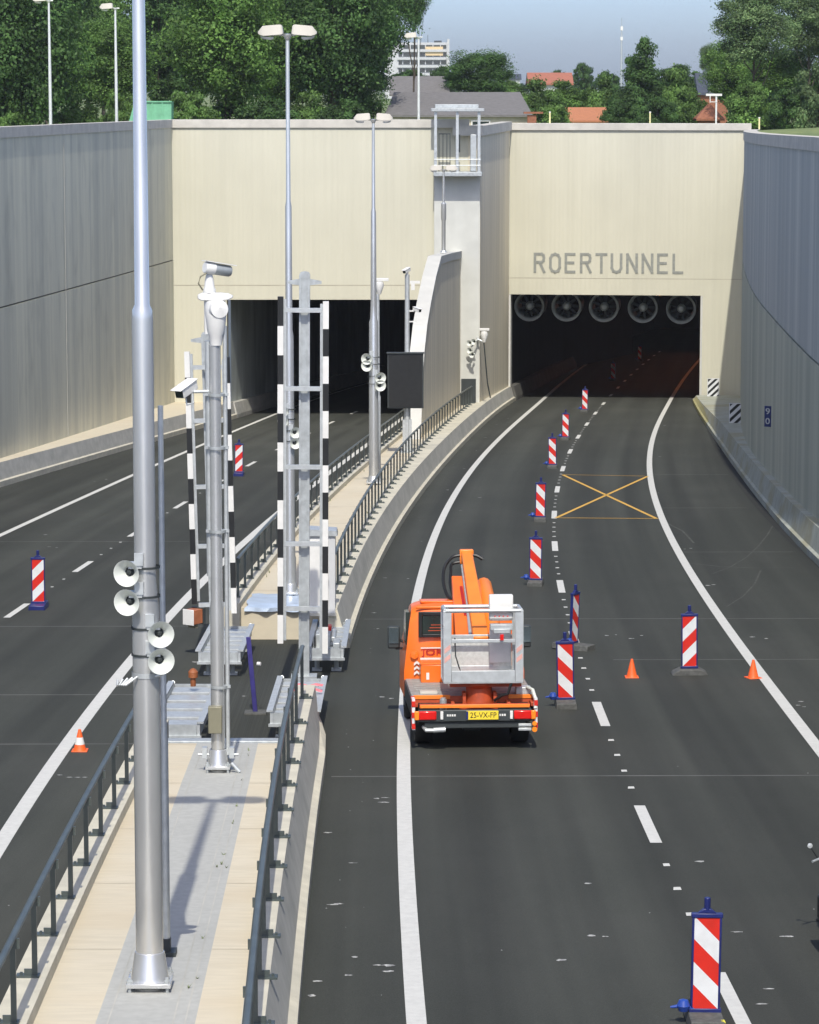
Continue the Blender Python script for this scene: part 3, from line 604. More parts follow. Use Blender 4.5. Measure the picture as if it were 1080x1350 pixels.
# letters cut as round ended strokes
GL = {'R': [[(0,0),(0,1),(.5,1),(.62,.93),(.66,.78),(.62,.62),(.5,.54),(0,.54)], [(.34,.54),(.68,0)]],
      'O': [[(.34,0),(.12,.06),(0,.24),(0,.76),(.12,.94),(.34,1),(.56,.94),(.68,.76),(.68,.24),(.56,.06),(.34,0)]],
      'E': [[(.62,0),(0,0),(0,1),(.62,1)], [(0,.52),(.54,.52)]], 'T': [[(0,1),(.7,1)], [(.35,1),(.35,0)]],
      'U': [[(0,1),(0,.24),(.12,.06),(.34,0),(.56,.06),(.68,.24),(.68,1)]], 'N': [[(0,0),(0,1),(.68,0),(.68,1)]], 'L': [[(0,1),(0,0),(.62,0)]]}
def stroke(mb, pts, w, y, d):
    for i_, (a, b) in enumerate(zip(pts[:-1], pts[1:])):
        d += .0013
        a = Vector((a[0], 0, a[1])); b = Vector((b[0], 0, b[1])); t = (b - a).normalized(); nn = Vector((-t.z, 0, t.x)) * w / 2; a = a - t * w * .45; b = b + t * w * .45
        q = [a - nn, b - nn, b + nn, a + nn]; mb.add([v + Vector((0, y - d, 0)) for v in q] + [v + Vector((0, y, 0)) for v in q], [(0,1,2,3),(7,6,5,4),(0,4,5,1),(1,5,6,2),(2,6,7,3),(3,7,4,0)])
x0, x1 = 1.50, 9.98; zb_, hh = -2.30 - zr(PR_Y), 1.02
for i, ch in enumerate('ROERTUNNEL'):
    mb = MB(); px = x0 + (x1 - x0 - .5) * i / 9 + random.uniform(-.01, .01)
    for j, st in enumerate(GL[ch]): stroke(mb, [(px + u * .78, zb_ + v * hh) for u, v in st], .15, .004, .028 + .002 * j)
    mb.build('letter', 'letter', tr, smooth=False)

# jet fans under the lintel
def fan_at(x, z, proto):
    R = Matrix.Rotation(RA, 4, 'Z'); loc = Vector((5.76, PR_Y, 0)) + R @ Vector((x, 1.3, 0)); loc.z = z; return loc
fans = None
for i, (px, py, lab) in enumerate(((698, 405, 'first tunnel fan from the left under the lintel'), (747, 405, 'second tunnel fan from the left, under the letters'), (796, 405.5, 'round tunnel fan in the middle of the five'), (847, 406, 'second tunnel fan from the right end of the row'), (897, 407, 'last round tunnel fan, beside the right jamb'))):
    q = At(px, py, PR_Y + .6)
    loc = Vector((q[0] + .02, PR_Y + 1.45 + (q[0] - 5.76) * RA, q[2]))
    if fans is None:
        fans = thing('jet_fan', lab, 'fan', loc, RA, 'jet fans hanging in the right tunnel mouth')
        mb = MB(); mb.lathe([(.70, .9), (.72, .25), (.80, .06), (.86, 0), (.88, .06), (.86, .2), (.84, 3.2), (.7, 3.2), (.7, .9)], (0, 0, 0), (0, 1, 0), 32); mb.build('casing', 'fan', fans)
        mb = MB(); mb.lathe([(.001, .05), (.14, .1), (.24, .28), (.25, 1.2), (.001, 1.2)], (0, 0, 0), (0, 1, 0), 20); mb.build('hub', 'fan', fans)
        mb = MB()
        for k in range(9):
            a = 2 * PI * k / 9; R = Matrix.Rotation(a, 3, 'Y') @ Matrix.Rotation(.6, 3, 'Z'); mb.box(Matrix.Rotation(a, 3, 'Y') @ Vector((.46, .75, 0)), (.46, .02, .17), 0, Matrix.Rotation(a, 3, 'Y') @ Matrix.Rotation(.6, 3, 'X'))
        mb.build('blade_ring', 'dark', fans, smooth=False)
        mb = MB()
        for s in (-.5, .5): mb.box((s, .5, .9), (.06, .3, .5)); mb.box((s, 2.6, .9), (.06, .3, .5))
        mb.build('hanger', 'fan', fans, smooth=False)
    else: dup(fans, loc, RA, lab)

# ------------------------------------------------------------------ lamp posts, masts, cameras, loudspeakers
def zat(y, q): return At(540, y, q[1])[2]
def lamp_head(t, z, s, k=1., arm=True):
    """one flat wedge shaped lantern, s = side, at height z on its pole"""
    mb = MB(); secs = []
    for u, w, h0, h1 in ((.10, .17, .01, .20), (.13, .2, -.015, .23), (.18, .21, -.03, .235), (.60, .2, -.06, .20), (.70, .17, -.03, .11), (.75, .12, .01, .06)):
        v = u + (.03 if h1 > .15 else 0)
        secs.append([Vector((s * u * k, -w * k, z + h0 * k)), Vector((s * u * k, w * k, z + h0 * k)), Vector((s * v * k, w * .7 * k, z + h1 * k)), Vector((s * v * k, -w * .7 * k, z + h1 * k))])
    mb.loft(secs); h = mb.build('lamp_head', 'cream', t, bevel=.012)
    mb = MB(); mb.loft([[Vector((s * u * k, -w * k, z + h0 * k)), Vector((s * u * k, w * k, z + h0 * k)), Vector((s * u * k, w * .7 * k, z + h1 * k)), Vector((s * u * k, -w * .7 * k, z + h1 * k))] for u, w, h0, h1 in ((.36, .13, -.07, -.12), (.42, .16, -.08, -.15), (.62, .16, -.07, -.13), (.68, .12, -.05, -.08))])
    mb.build('diffuser', 'white', h)
def lamp(name, label, base, ztop, r, group, heads=(-1, 1), k=1., m='pole', step=None, arm=0.):
    t = thing(name, label, 'street lamp', base, 0, group); hgt = ztop - base[2]
    mb = MB(); pr = [(r[0], .0)]
    for h, a in r[1]: pr.append((a, h * hgt))
    mb.lathe(pr, n=24); pole = mb.build('pole', m, t)
    if arm:
        mb = MB()
        for s in heads: mb.tube([(0, 0, hgt - .05), (s * arm * .5, 0, hgt - .01), (s * arm, 0, hgt)], .03)
        mb.build('arm', m, t)
    for s in heads:
        lamp_head(t, hgt + .02, s, k)
    mb = MB(); mb.lathe([(.05 * k, -.12), (.11 * k, -.02), (.11 * k, .02), (.001, .03)], (0, 0, hgt), n=16)
    mb.cyl((-.2 * k, 0, hgt + .0), (.2 * k, 0, hgt + .0), .03 * k); mb.build('bracket', m, t)
    return t
def flange(t, r0, r1, h, pl, m='pole'):
    mb = MB(); mb.lathe([(pl * .46, .10), (pl * .42, .13), (r1 * 1.1, h * .97), (r1 * 1.06, h), (r1 * .98, h)], n=28)
    mb.box((0, 0, .085), (pl, pl, .045)); mb.build('flared_base', m, t, bevel=.004)
    mb = MB()
    for sx in (-1, 1):
        for sy in (-1, 1):
            mb.cyl((sx * pl * .42, sy * pl * .42, 0), (sx * pl * .42, sy * pl * .42, .17), .018, n=8); mb.cyl((sx * pl * .42, sy * pl * .42, .108), (sx * pl * .42, sy * pl * .42, .14), .034, n=6)
    mb.build('anchor_bolts', 'galv_dull', t, smooth=False)
    mb = MB(); mb.lathe([(pl * .35, -.01), (pl * .35, .03), (pl * .2, .065)], n=16); mb.build('grout_pad', 'barrier_grey', t)
def horn(t, p, d, sc_=1., m='horn'):
    d = Vector(d).normalized(); p = Vector(p)
    mb = MB(); k = sc_
    mb.lathe([(.03*k, -.22*k), (.05*k, -.21*k), (.05*k, -.12*k), (.03*k, -.1*k), (.035*k, -.06*k), (.06*k, .0), (.105*k, .05*k), (.135*k, .075*k), (.14*k, .085*k), (.13*k, .08*k), (.1*k, .045*k), (.058*k, -.005*k), (.045*k, -.03*k)], p, d, 24)
    h = mb.build('horn_loudspeaker', m, t)
    mb = MB(); mb.lathe([(.001, -.035*k), (.045*k, -.03*k), (.050*k, -.02*k)], p, d, 16, 1); mb.lathe([(.026*k, -.03*k), (.026*k, .0), (.018*k, .012*k), (.001, .016*k)], p, d, 14, 1); mb.build('throat', ['dark', 'dark'], h)
    return h
def horns4(t, zs, off, k=1.):
    for s, z in zip((-1, -1, 1, 1), zs):
        horn(t, (s * off, -.16 * k, z), (s * .28, -1, -.05), k)
        mb = MB(); mb.box((s * off * .35, -.15 * k, z + .13 * k), (.09 * k, .04, .13 * k)); mb.box((s * off * .6, -.09 * k, z + .06), (off * .9, .14 * k, .06 * k)); mb.build('horn_bracket', 'galv', t, smooth=False)
        mb = MB(); mb.lathe([(.155 * k, -.012), (.155 * k, .012)], (0, 0, z + .03), n=20); mb.build('clamp_band', 'dark', t)
def camera(t, p, d, k=1., hood=True):
    """box camera in a weather housing"""
    d = Vector(d).normalized(); p = Vector(p); q = d.to_track_quat('Y', 'Z').to_matrix()
    mb = MB(); mb.box(p, (.13 * k, .34 * k, .12 * k), 0, q); mb.box(p + q @ Vector((0, .03 * k, .07 * k)), (.16 * k, .42 * k, .018 * k), 0, q)
    h = mb.build('camera_housing', 'white', t, bevel=.012 * k)
    mb = MB(); mb.box(p + q @ Vector((0, .172 * k, 0)), (.11 * k, .01, .1 * k), 0, q); mb.build('lens_window', 'glass', h, smooth=False)
    return h

GL1 = 'double headed street lamps on the median'
b1 = P(198, 1303, DK)
L1 = lamp('street_lamp', 'nearest and thickest silver lamp post, rising out of the picture, with four grey horns', b1, b1.z + 13.2, (.142, [(.30, .140), (.325, .112), (.5255, .108), (.5275, .105), (.533, .102), (.537, .076), (1, .05)]), GL1)
flange(L1, .2, .142, .40, .46)
hz = [zat(y, b1) - b1.z for y in (751, 789, 831, 866)]
horns4(L1, hz, .15, .98)
mb = MB()
for i in range(5): mb.cyl((-.08 - .05 * i, -.14, zat(889 + i, b1) - b1.z), (-.2 - .02 * i, -.2, zat(899, b1) - b1.z), .012, n=6)
mb.lathe([(.15, -.02), (.15, .03)], (0, 0, zat(889, b1) - b1.z), n=20)
mb.cyl((.1, -.12, zat(889, b1) - b1.z), (.2, -.14, zat(885, b1) - b1.z), .012); mb.build('clamp_fingers', 'galv', L1)
b = P(219.5, 1259, DK)
t = thing('slim_mast', 'slim dark steel mast standing right behind the nearest lamp post', 'mast', b)
mb = MB(); h = zat(535, b) - b.z; mb.lathe([(.045, 0), (.045, h * .4), (.033, h * .41), (.03, h), (.001, h)], n=12); mb.build('tube', 'galv', t)
mb = MB(); h2 = zat(487, b) - b.z; mb.cyl((-.1, .05, .4), (-.1, .05, h2), .024, n=8); mb.build('antenna_rod', 'galv_dull', t)
mb = MB(); mb.box((0, 0, .03), (.22, .22, .05)); mb.box((0, 0, .12), (.1, .1, .14)); mb.build('foot', 'dark', t, smooth=False)

b2 = P(383, 786, DK)
L2 = lamp('street_lamp', 'tall double headed street lamp behind the right striped barrier boom', b2, zat(46, b2), (.135, [(.07, .13), (.075, .115), (.47, .1), (.48, .078), (.7, .07), (.71, .05), (1, .04)]), GL1, k=.86)
flange(L2, .2, .13, .30, .36)
horns4(L2, [zat(y, b2) - b2.z for y in (541, 554, 569, 583)], .12, .9)
b3 = P(493, 639, DK)
L3 = lamp('street_lamp', 'double headed street lamp in front of the left tunnel, with four small horns', b3, zat(158, b3), (.17, [(.03, .165), (.45, .15), (.46, .115), (.5, .1), (.75, .085), (.76, .06), (1, .045)]), GL1, k=.86)
flange(L3, .25, .165, .3, .5)
horns4(L3, [zat(y, b3) - b3.z for y in (472, 481, 497, 507)], .2, 1.35)
b4 = At(583, 331, 149.5); b4.x = xw(149.5) - .25; b4.z = .3
L4 = lamp('street_lamp', 'short double headed street lamp standing on the white coping of the wing wall', b4, zat(224, b4), (.10, [(.4, .1), (.42, .13), (.6, .13), (.62, .06), (1, .05)]), GL1, k=.9)
flange(L4, .15, .1, .2, .34)
GL2 = 'single headed lamps above the cutting'
for px, pyb, pyt, Y, lab in ((67, 168, 1, 186, 'pale single headed lamp at far left before the dark tree'), (154, 166, 11, 190, 'pale single headed lamp left of the green skip'), (552, 165, 49, 206, 'pale single headed lamp in front of the grey barn roof')):
    q = At(px, pyb, Y); q.z = gz(q.x, Y)
    lamp('street_lamp', lab, q, zat(pyt, q), (.10, [(.5, .09), (1, .06)]), GL2, heads=(-1,), k=1.25, m='pole_light')
    
# slim pole with camera beside the third lamp
b = P(498.5, 632, DK)
t = thing('camera_mast', 'slim mast with white camera head beside the third median lamp', 'camera mast', b)
mb = MB(); h = zat(388, b) - b.z; mb.lathe([(.10, 0), (.10, h * .45), (.07, h * .46), (.06, h), (.001, h)], n=12); mb.build('tube', 'galv', t)
mb = MB(); mb.lathe([(.06, 0), (.1, .12), (.16, .3), (.14, .42), (.001, .46)], (.05, 0, h), n=14); mb.box((.12, 0, h + .5), (.5, .16, .1)); mb.build('camera_head', 'white', t, bevel=.01)
mb = MB(); mb.box((-.02, 0, .05), (.26, .26, .08)); mb.build('foot', 'galv_dull', t, smooth=False)

# mast with the black sign board
b = P(537, 597, DK)
t = thing('sign_mast', 'grey mast with black blank message board in front of the wing wall', 'sign', b)
mb = MB(); h = zat(362, b) - b.z; mb.lathe([(.13, 0), (.13, h * .5), (.1, h * .52), (.09, h), (.001, h)], n=14); mb.box((.0, 0, .7), (.36, .22, 1.2)); mb.build('tube', 'galv', t)
zA, zB = zat(537, b) - b.z, zat(465, b) - b.z
mb = MB(); mb.box((-.07, -.28, (zA + zB) / 2), (1.40, .26, zB - zA)); bd = mb.build('message_board', 'dark', t, bevel=.02)
mb = MB(); mb.box((-.07, -.43, (zA + zB) / 2), (1.28, .02, zB - zA - .12)); mb.build('display', 'black', bd, smooth=False)
mb = MB(); mb.box((-.07, -.3, zB + .02), (1.46, .34, .04)); mb.build('hood', 'dark', bd, smooth=False)
camera(t, (-.02, -.05, h + .16), (-.6, -1, -.3), 1.1); camera(t, (.38, -.1, zat(408, b) - b.z), (.8, -1, -.2), 1.1)
mb = MB(); mb.cyl((0, 0, h), (0, 0, h + .12), .05); mb.box((.18, 0, zat(410, b) - b.z), (.36, .05, .05)); mb.box((.2, 0, zat(424, b) - b.z), (.36, .05, .05)); mb.box((.3, 0, zat(372, b) - b.z), (.4, .12, .1)); mb.box((.22, 0, zat(378, b) - b.z), (.14, .12, .25)); mb.build('bracket', 'white', t)
mb = MB(); mb.box((0, 0, .03), (.5, .5, .06)); mb.build('foot', 'galv_dull', t, smooth=False)

# CCTV mast at the end of the near pavement
bc = P(288, 1017, DK)
t = thing('camera_mast', 'tall silver twin tube mast at the end of near pavement, topped by white cameras', 'camera mast', bc)
zc = lambda y: zat(y, bc) - bc.z
mb = MB(); h = zc(455); mb.lathe([(.102, 0), (.102, zc(800)), (.088, zc(790)), (.085, h), (.001, h)], n=20); mb.build('tube', 'pole', t)
mb = MB(); mb.cyl((.145, .02, .25), (.145, .02, zc(430)), .032, n=10); mb.cyl((-.1, .08, zc(760)), (-.1, .08, zc(450)), .05, n=10); mb.build('side_tube', 'galv', t)
mb = MB()
for y in (520, 590, 700, 905): mb.lathe([(.128, -.02), (.128, .02)], (0.02, 0, zc(y)), n=18); mb.box((.02, 0, zc(y)), (.34, .05, .04))
mb.build('clamps', 'galv_dull', t)
flange(t, .16, .115, .34, .36)
mb = MB()
for s in (-1, 1): mb.box((s * .2, .04, .28), (.07, .12, .16)); mb.cyl((s * .12, .03, .25), (s * .3, .03, .25), .016)
mb.cyl((.2, -.1, .15), (.32, -.12, .02), .03); mb.build('cable_glands', 'galv', t)
mb = MB(); mb.box((-.03, -.14, zc(946)), (.20, .14, .40)); mb.build('control_box', 'olive', t, bevel=.012)
mb = MB(); mb.lathe([(.085, zc(455)), (.10, zc(442)), (.13, zc(436)), (.15, zc(418)), (.165, zc(405)), (.14, zc(397)), (.001, zc(393))], (.02, -.02, 0), n=24); mb.lathe([(.02, -.08), (.13, -.07), (.15, 0), (.13, .07), (.02, .09)], (.06, -.09, zc(407)), (0.4, -1, .1), 18); mb.build('dome_housing', 'white', t)
mb = MB(); secs = [[Vector((x, -w, zc(391) - g)), Vector((x, w, zc(391) - g)), Vector((x, w * .8, zc(391) + g)), Vector((x, -w * .8, zc(391) + g))] for x, w, g in ((-.24, .06, .03), (-.18, .10, .055), (.1, .11, .055), (.2, .10, .045), (.27, .06, .015))]
mb.loft(secs); mb.build('pan_arm', 'white', t, bevel=.015)
mb = MB(); mb.lathe([(.09, zc(386)), (.09, zc(381)), (.075, zc(379)), (.065, zc(370)), (.05, zc(364)), (.04, zc(360))], (-.07, 0, 0), n=18); mb.cyl((-.1, 0, zc(440)), (-.1, 0, zc(395)), .05); mb.build('tilt_head', 'white', t)
dv = Vector((.80, .48, -.16)).normalized(); pc = Vector((-.13, -.08, zc(352)))
mb = MB(); mb.lathe([(.001, 0), (.075, .0), (.09, .02), (.09, .15), (.001, .15)], pc, dv, 18); hd_ = mb.build('camera_cap', 'white', t)
mb = MB(); mb.lathe([(.001, .14), (.082, .14), (.082, .40), (.07, .42), (.001, .40)], pc, dv, 18); mb.build('camera_barrel', 'galv_dull', hd_)
mb = MB(); mb.box(pc + dv * .24 + Vector((0, 0, .095)), (.19, .48, .012), 0, dv.to_track_quat('Y', 'Z').to_matrix()); mb.build('sun_hood', 'white', hd_, smooth=False)
mb = MB(); mb.tube([(-.1, -.1, zc(359)), (-.19, -.12, zc(364)), (-.22, -.12, zc(373)), (-.16, -.08, zc(382))], .012); mb.build('cable', 'olive', t)
camera(t, (-.41, -.1, zc(512)), (-.55, -1, -.35), 1.15)
mb = MB(); mb.cyl((-.1, 0, zc(516)), (-.4, -.06, zc(516)), .025); mb.tube([(-.34, -.1, zc(518)), (-.3, -.14, zc(530)), (-.4, -.12, zc(533)), (-.42, -.1, zc(524))], .012); mb.build('camera_arm', 'galv', t)

# camera cluster bolted to the pillar
q = At(630, 448, PL_Y - .6)
t = thing('camera_bracket', 'white camera and small horns on a bracket at the pillar corner', 'camera', q)
mb = MB(); mb.lathe([(.08, -.45), (.12, -.3), (.2, -.05), (.16, .1), (.001, .14)], (.32, -.3, .35), n=14); mb.box((.33, -.3, .56), (.5, .22, .12)); mb.build('camera_head', 'white', t, bevel=.01)
mb = MB(); mb.box((-.0, .1, .05), (.12, .5, .12)); mb.cyl((0, -.2, .05), (.32, -.3, -.1), .05); mb.cyl((0, -.2, .05), (-.35, -.35, -.35), .04); mb.build('arm', 'galv', t)
for dx, dz in ((-.42, -.12), (-.2, -.05), (-.4, -.5), (-.28, -.72)): horn(t, (dx, -.5, dz), (-.5, -1, -.1), 1.1)
mb = MB(); mb.tube([(.3, -.3, -.05), (.38, -.25, -.9), (.5, -.1, -2.2), (.66, .05, -3.0)], .035); mb.build('cable', 'dark', t)

# ------------------------------------------------------------------ lifting barriers and their galvanised beds
def boom(label, base, xp, ptop, pw, bars, rungs, top_ph, lean, leany, sidebox, arm_y):
    """ladder shaped boom raised along a galvanised post"""
    t = thing('lifting_barrier', label, 'barrier', base, 0, 'raised lifting barriers of the median gap'); R = Matrix.Rotation(lean, 3, 'Y')
    z = lambda y: zat(y, base) - base.z
    mb = MB(); hp = z(ptop); w = pw / 2
    for c, d in (((0, .06), (pw, .05)), ((-w + .02, 0), (.04, .16)), ((w - .02, 0), (.04, .16)), ((0, -.03), (pw - .08, .03))): mb.box(R @ Vector((c[0], c[1], hp / 2)), (d[0], d[1], hp), 0, R)
    mb.prism([(-w, 0), (w, 0), (w * .75, .045), (0, .06), (-w * .75, .045)], lambda u, v, s: R @ Vector((u, s, hp + v)), -.05, .08); mb.build('mast', 'galv_dull', t, smooth=False)
    mb = MB()
    for s in (-1, 1): mb.prism([(0, 0), (.22, .03), (.22, .08), (0, .12)], lambda u, v, q: R @ Vector((s * (w + u), q, z(arm_y) + v)), -.04, .04)
    mb.build('stop_arm', 'galv_dull', t, smooth=False)
    yb = -.22
    for k, (xo, y0, y1) in enumerate(bars):
        mb = MB(); za, zb2 = z(y1), z(y0); mb.box(R @ Vector((xo - (.045 if xo > 0 else -.045), yb + .03, (za + zb2) / 2)), (.07, .07, zb2 - za - .1), 0, R)
        rail_ = mb.build('boom_rail', 'galv', t, smooth=False)
        mb = MB(); n = int(round((zb2 - za) / .54)); L = (zb2 - za) / n
        for i in range(n): mb.box(R @ Vector((xo + (.03 if xo > 0 else -.03), yb - .02, zb2 - L * (i + .5))), (.072 if lean == 0 else .11, .07 if lean == 0 else .12, L), (i + top_ph + k) % 2, R)
        mb.build('striped_cover', ['black', 'white'], rail_, smooth=False)
    mb = MB(); x0_, x1_ = bars[0][0], bars[1][0]
    for y in rungs: mb.box(R @ Vector(((x0_ + x1_) / 2, yb + .02, z(y))), (x1_ - x0_ - .1, .07, .085), 0, R)
    mb.build('rungs', 'galv', t, smooth=False)
    if sidebox:
        p = R @ Vector((x0_ - .06, yb - .16, z(808))); Q = Matrix.Rotation(-.62, 3, 'Z')
        mb = MB(); mb.box(p, (.27, .30, .30), 0, Q); sb = mb.build('signal_box', 'signal_brown', t, bevel=.01)
        mb = MB(); mb.box(p + Q @ Vector((-.0, -.156, 0)), (.29, .02, .33), 0, Q); mb.build('white_lens', 'white', sb, bevel=.008)
        mb = MB(); mb.box(p + Q @ Vector((.0, .18, 0)), (.32, .07, .34), 0, Q); mb.build('back_cover', 'dark', sb, smooth=False)
        mb = MB(); mb.box(p + Q @ Vector((0, 0, -.19)), (.2, .08, .1), 0, Q); mb.build('bracket', 'olive', sb, smooth=False)
    return t
base = P(401, 893, .12); base.x += .0
mR = boom('right lifting barrier, raised upright, with a tall grey post between black and white striped bars', base, 0, 362, .205, [(-.42, 390, 845), (.385, 396, 858)], (408, 511, 614, 715, 818 - 18), 0, 0.006, 0, False, 376)
mb = MB(); mb.box((0, 0, .02), (.5, .4, .05)); mb.build('base_plate', 'galv_dull', mR, smooth=False)
base = P(284, 848, .2)
mL = boom('left lifting barrier leaning slightly, behind the twin tube mast, with an orange signal box', base, 0, 441, .20, [(-.36, 462, 793), (.40, 470, 806)], (483, 553, 640, 718, 795), 1, -.021, 0, True, 452)
mb = MB(); mb.box((0, 0, .02), (.5, .4, .05)); mb.build('base_plate', 'galv_dull', mL, smooth=False)

def bed(label, x0, x1, y0, y1, dz, n, tilt=0.):
    z = zr((y0 + y1) / 2); cx = (x0 + x1) / 2; cy = (y0 + y1) / 2; w = x1 - x0; l = y1 - y0
    t = thing('barrier_bed', label, 'steel bed', (cx, cy, z), 0, 'galvanised beds lying in the median gap'); R = Matrix.Rotation(-math.atan(S) + tilt, 3, 'X'); up = Vector((0, 0, dz))
    mb = MB()
    for s in (-1, 1): mb.box(R @ Vector((s * w / 2, 0, 0)) + up, (.05, l, .24), 0, R); mb.box(R @ Vector((s * (w / 2 + .03), 0, .11)) + up, (.11, l + .04, .03), 0, R); mb.cyl(R @ Vector((s * w / 2, l / 2, .1)) + up, R @ Vector((s * w / 2, l / 2 + .25, -.02)) + up, .035)
    mb.build('side_beams', 'galv', t, smooth=False)
    mb = MB()
    for i in range(n):
        y = -l / 2 + l * (i + .5) / n; mb.box(R @ Vector((0, y, .02)) + up, (w - .07, l / n * .62, .03), 0, R); mb.box(R @ Vector((0, y - l / n * .31, -.03)) + up, (w - .07, .03, .1), 0, R)
    mb.build('slats', 'galv', t, smooth=False)
    mb = MB(); mb.box(R @ Vector((0, -l / 2 + .0, -.02)) + up, (w - .06, .04, .2), 0, R); mb.box(R @ Vector((0, -l / 2 - .03, -.13)) + up, (w + .1, .06, .05), 0, R); mb.box(R @ Vector((0, l / 2, -.02)) + up, (w - .06, .04, .18), 0, R); mb.build('end_plates', 'galv_dull', t, smooth=False)
    for sx in (-.3, .3):
        for sy in (-.42, .42):
            mb = MB(); p = R @ Vector((sx * w, sy * l, 0)); mb.cyl((p.x, p.y, 0), (p.x, p.y, p.z + dz - .08), .05, n=8); mb.box((p.x, p.y, .03 + R[2][1] * 0 + p.z), (.2, .2, .04)); mb.build('foot', 'galv_dull', t, smooth=False)
    return t
bd1 = bed('galvanised bed with wide slats, front left, beside the nearest lamp post', -4.3, -3.5, 50.6, 55.6, .46, 5)
mb = MB(); mb.cyl((.02, 1.75, .5), (.02, 1.75, .66), .05); mb.lathe([(.03, 0), (.085, .02), (.09, .12), (.05, .17), (.001, .19)], (.02, 1.75, .64), n=12)
M['amber_old'] = mat('old_amber', (.26, .085, .03), .5, var=.2); mb.build('amber_lamp', 'amber_old', bd1)
bed('galvanised slatted bed at the back left, under the leaning barrier', -4.14, -3.36, 60.4, 64.8, .42, 6)
bd3 = bed('galvanised slatted bed, front right, with pink tape behind the railing end', -2.36, -1.60, 52.2, 56.6, .42, 6)
mb = MB()
for k in range(2):
    pts = [(-.1 + .13 * i, .2 - .5 * k + .06 * math.sin(2.1 * i + k), .62 + .03 * math.sin(3 * i)) for i in range(5)]
    mb.loft([[Vector(p), Vector(p) + Vector((.02, .1, .02))] for p in pts], close=False)
M['tape'] = mat('pink_tape', (.75, .2, .22), .5, var=.2, scale=9); mb.build('barrier_tape', 'tape', bd3, smooth=False)
bd4 = bed('galvanised bed with machinery at the back right, below the far barrier end', -1.98, -1.34, 61.0, 65.6, .42, 6)
mb = MB(); mb.box((-.08, -1.5, .66), (.30, .42, .3)); mb.cyl((.12, -1.5, .66), (.12, -.7, .7), .06); mb.box((.2, -1.9, .6), (.14, .5, .22)); mb.cyl((-.08, -1.7, .66), (-.08, -1.78, .66), .06); mb.build('drive_unit', 'galv_dull', bd4, bevel=.02)
mb = MB(); mb.box((-.02, -1.1, .84), (.2, .3, .1)); mb.build('red_cover', 'red', bd4, bevel=.02)
mb = MB(); mb.cyl((-.08, -1.79, .66), (-.08, -1.82, .66), .045); mb.box((-.24, -1.5, .6), (.03, .7, .34)); mb.build('rubber_seal', 'black', bd4, smooth=False)

b = P(337, 941, 0.0)
t = thing('violet_post', 'slightly leaning violet post standing on the asphalt of the median gap', 'post', b)
mb = MB(); mb.box((0, 0, .02), (.4, .34, .05)); mb.build('foot_plate', 'rubber', t, bevel=.01)
mb = MB(); R = Matrix.Rotation(-.085, 3, 'Y'); mb.box(R @ Vector((0, 0, .72)), (.085, .05, 1.4), 0, R); mb.build('panel', 'violet', t, bevel=.008)
mb = MB(); mb.cyl((.04, -.03, .93), (.1, -.05, .93), .035); mb.build('reflector', 'white', t)
# sheet of pale blue foil hanging over the pavement edge
mb = MB(); secs = []
for i, x in enumerate(fr(-3.55, -2.0, 14)):
    row = []
    for j, (dy, dzz) in enumerate(((2.6, .72), (1.9, .74), (1.2, .735), (.6, .75), (.15, .74), (-.06, .70), (-.085, .62))):
        row.append(Vector((x + .05 * math.sin(j * 2 + i), GAP1 + dy + .05 * math.sin(i * 1.3), zr(GAP1 + dy) + dzz + .008 * math.sin(i * 1.9 + j * 2.3))))
    secs.append(row)
mb.loft(secs, close=False); tag(mb.build('plastic_sheet', 'foil'), 'pale blue plastic sheet draped over the edge of the far pavement', 'plastic sheet')
b = P(423, 812, DK)
t = thing('control_cabinet', 'tall pale grey control cabinet behind the right striped barrier post', 'cabinet', b + Vector((0, .25, 0)))
mb = MB(); mb.box((0, 0, .88), (.62, .5, 1.66)); mb.build('body', 'white_wall', t, bevel=.012)
mb = MB(); mb.prism([(-.36, 1.71), (.36, 1.71), (.34, 1.82), (-.34, 1.86)], lambda u, v, w: Vector((u, w, v)), -.3, .3); mb.build('roof', 'galv', t, smooth=False)
mb = MB(); mb.box((-.05, -.256, .88), (.44, .02, 1.5)); mb.build('door', 'white', t, bevel=.006)
mb = MB(); mb.box((0, 0, .03), (.66, .54, .06)); mb.build('plinth', 'barrier_grey', t, smooth=False)

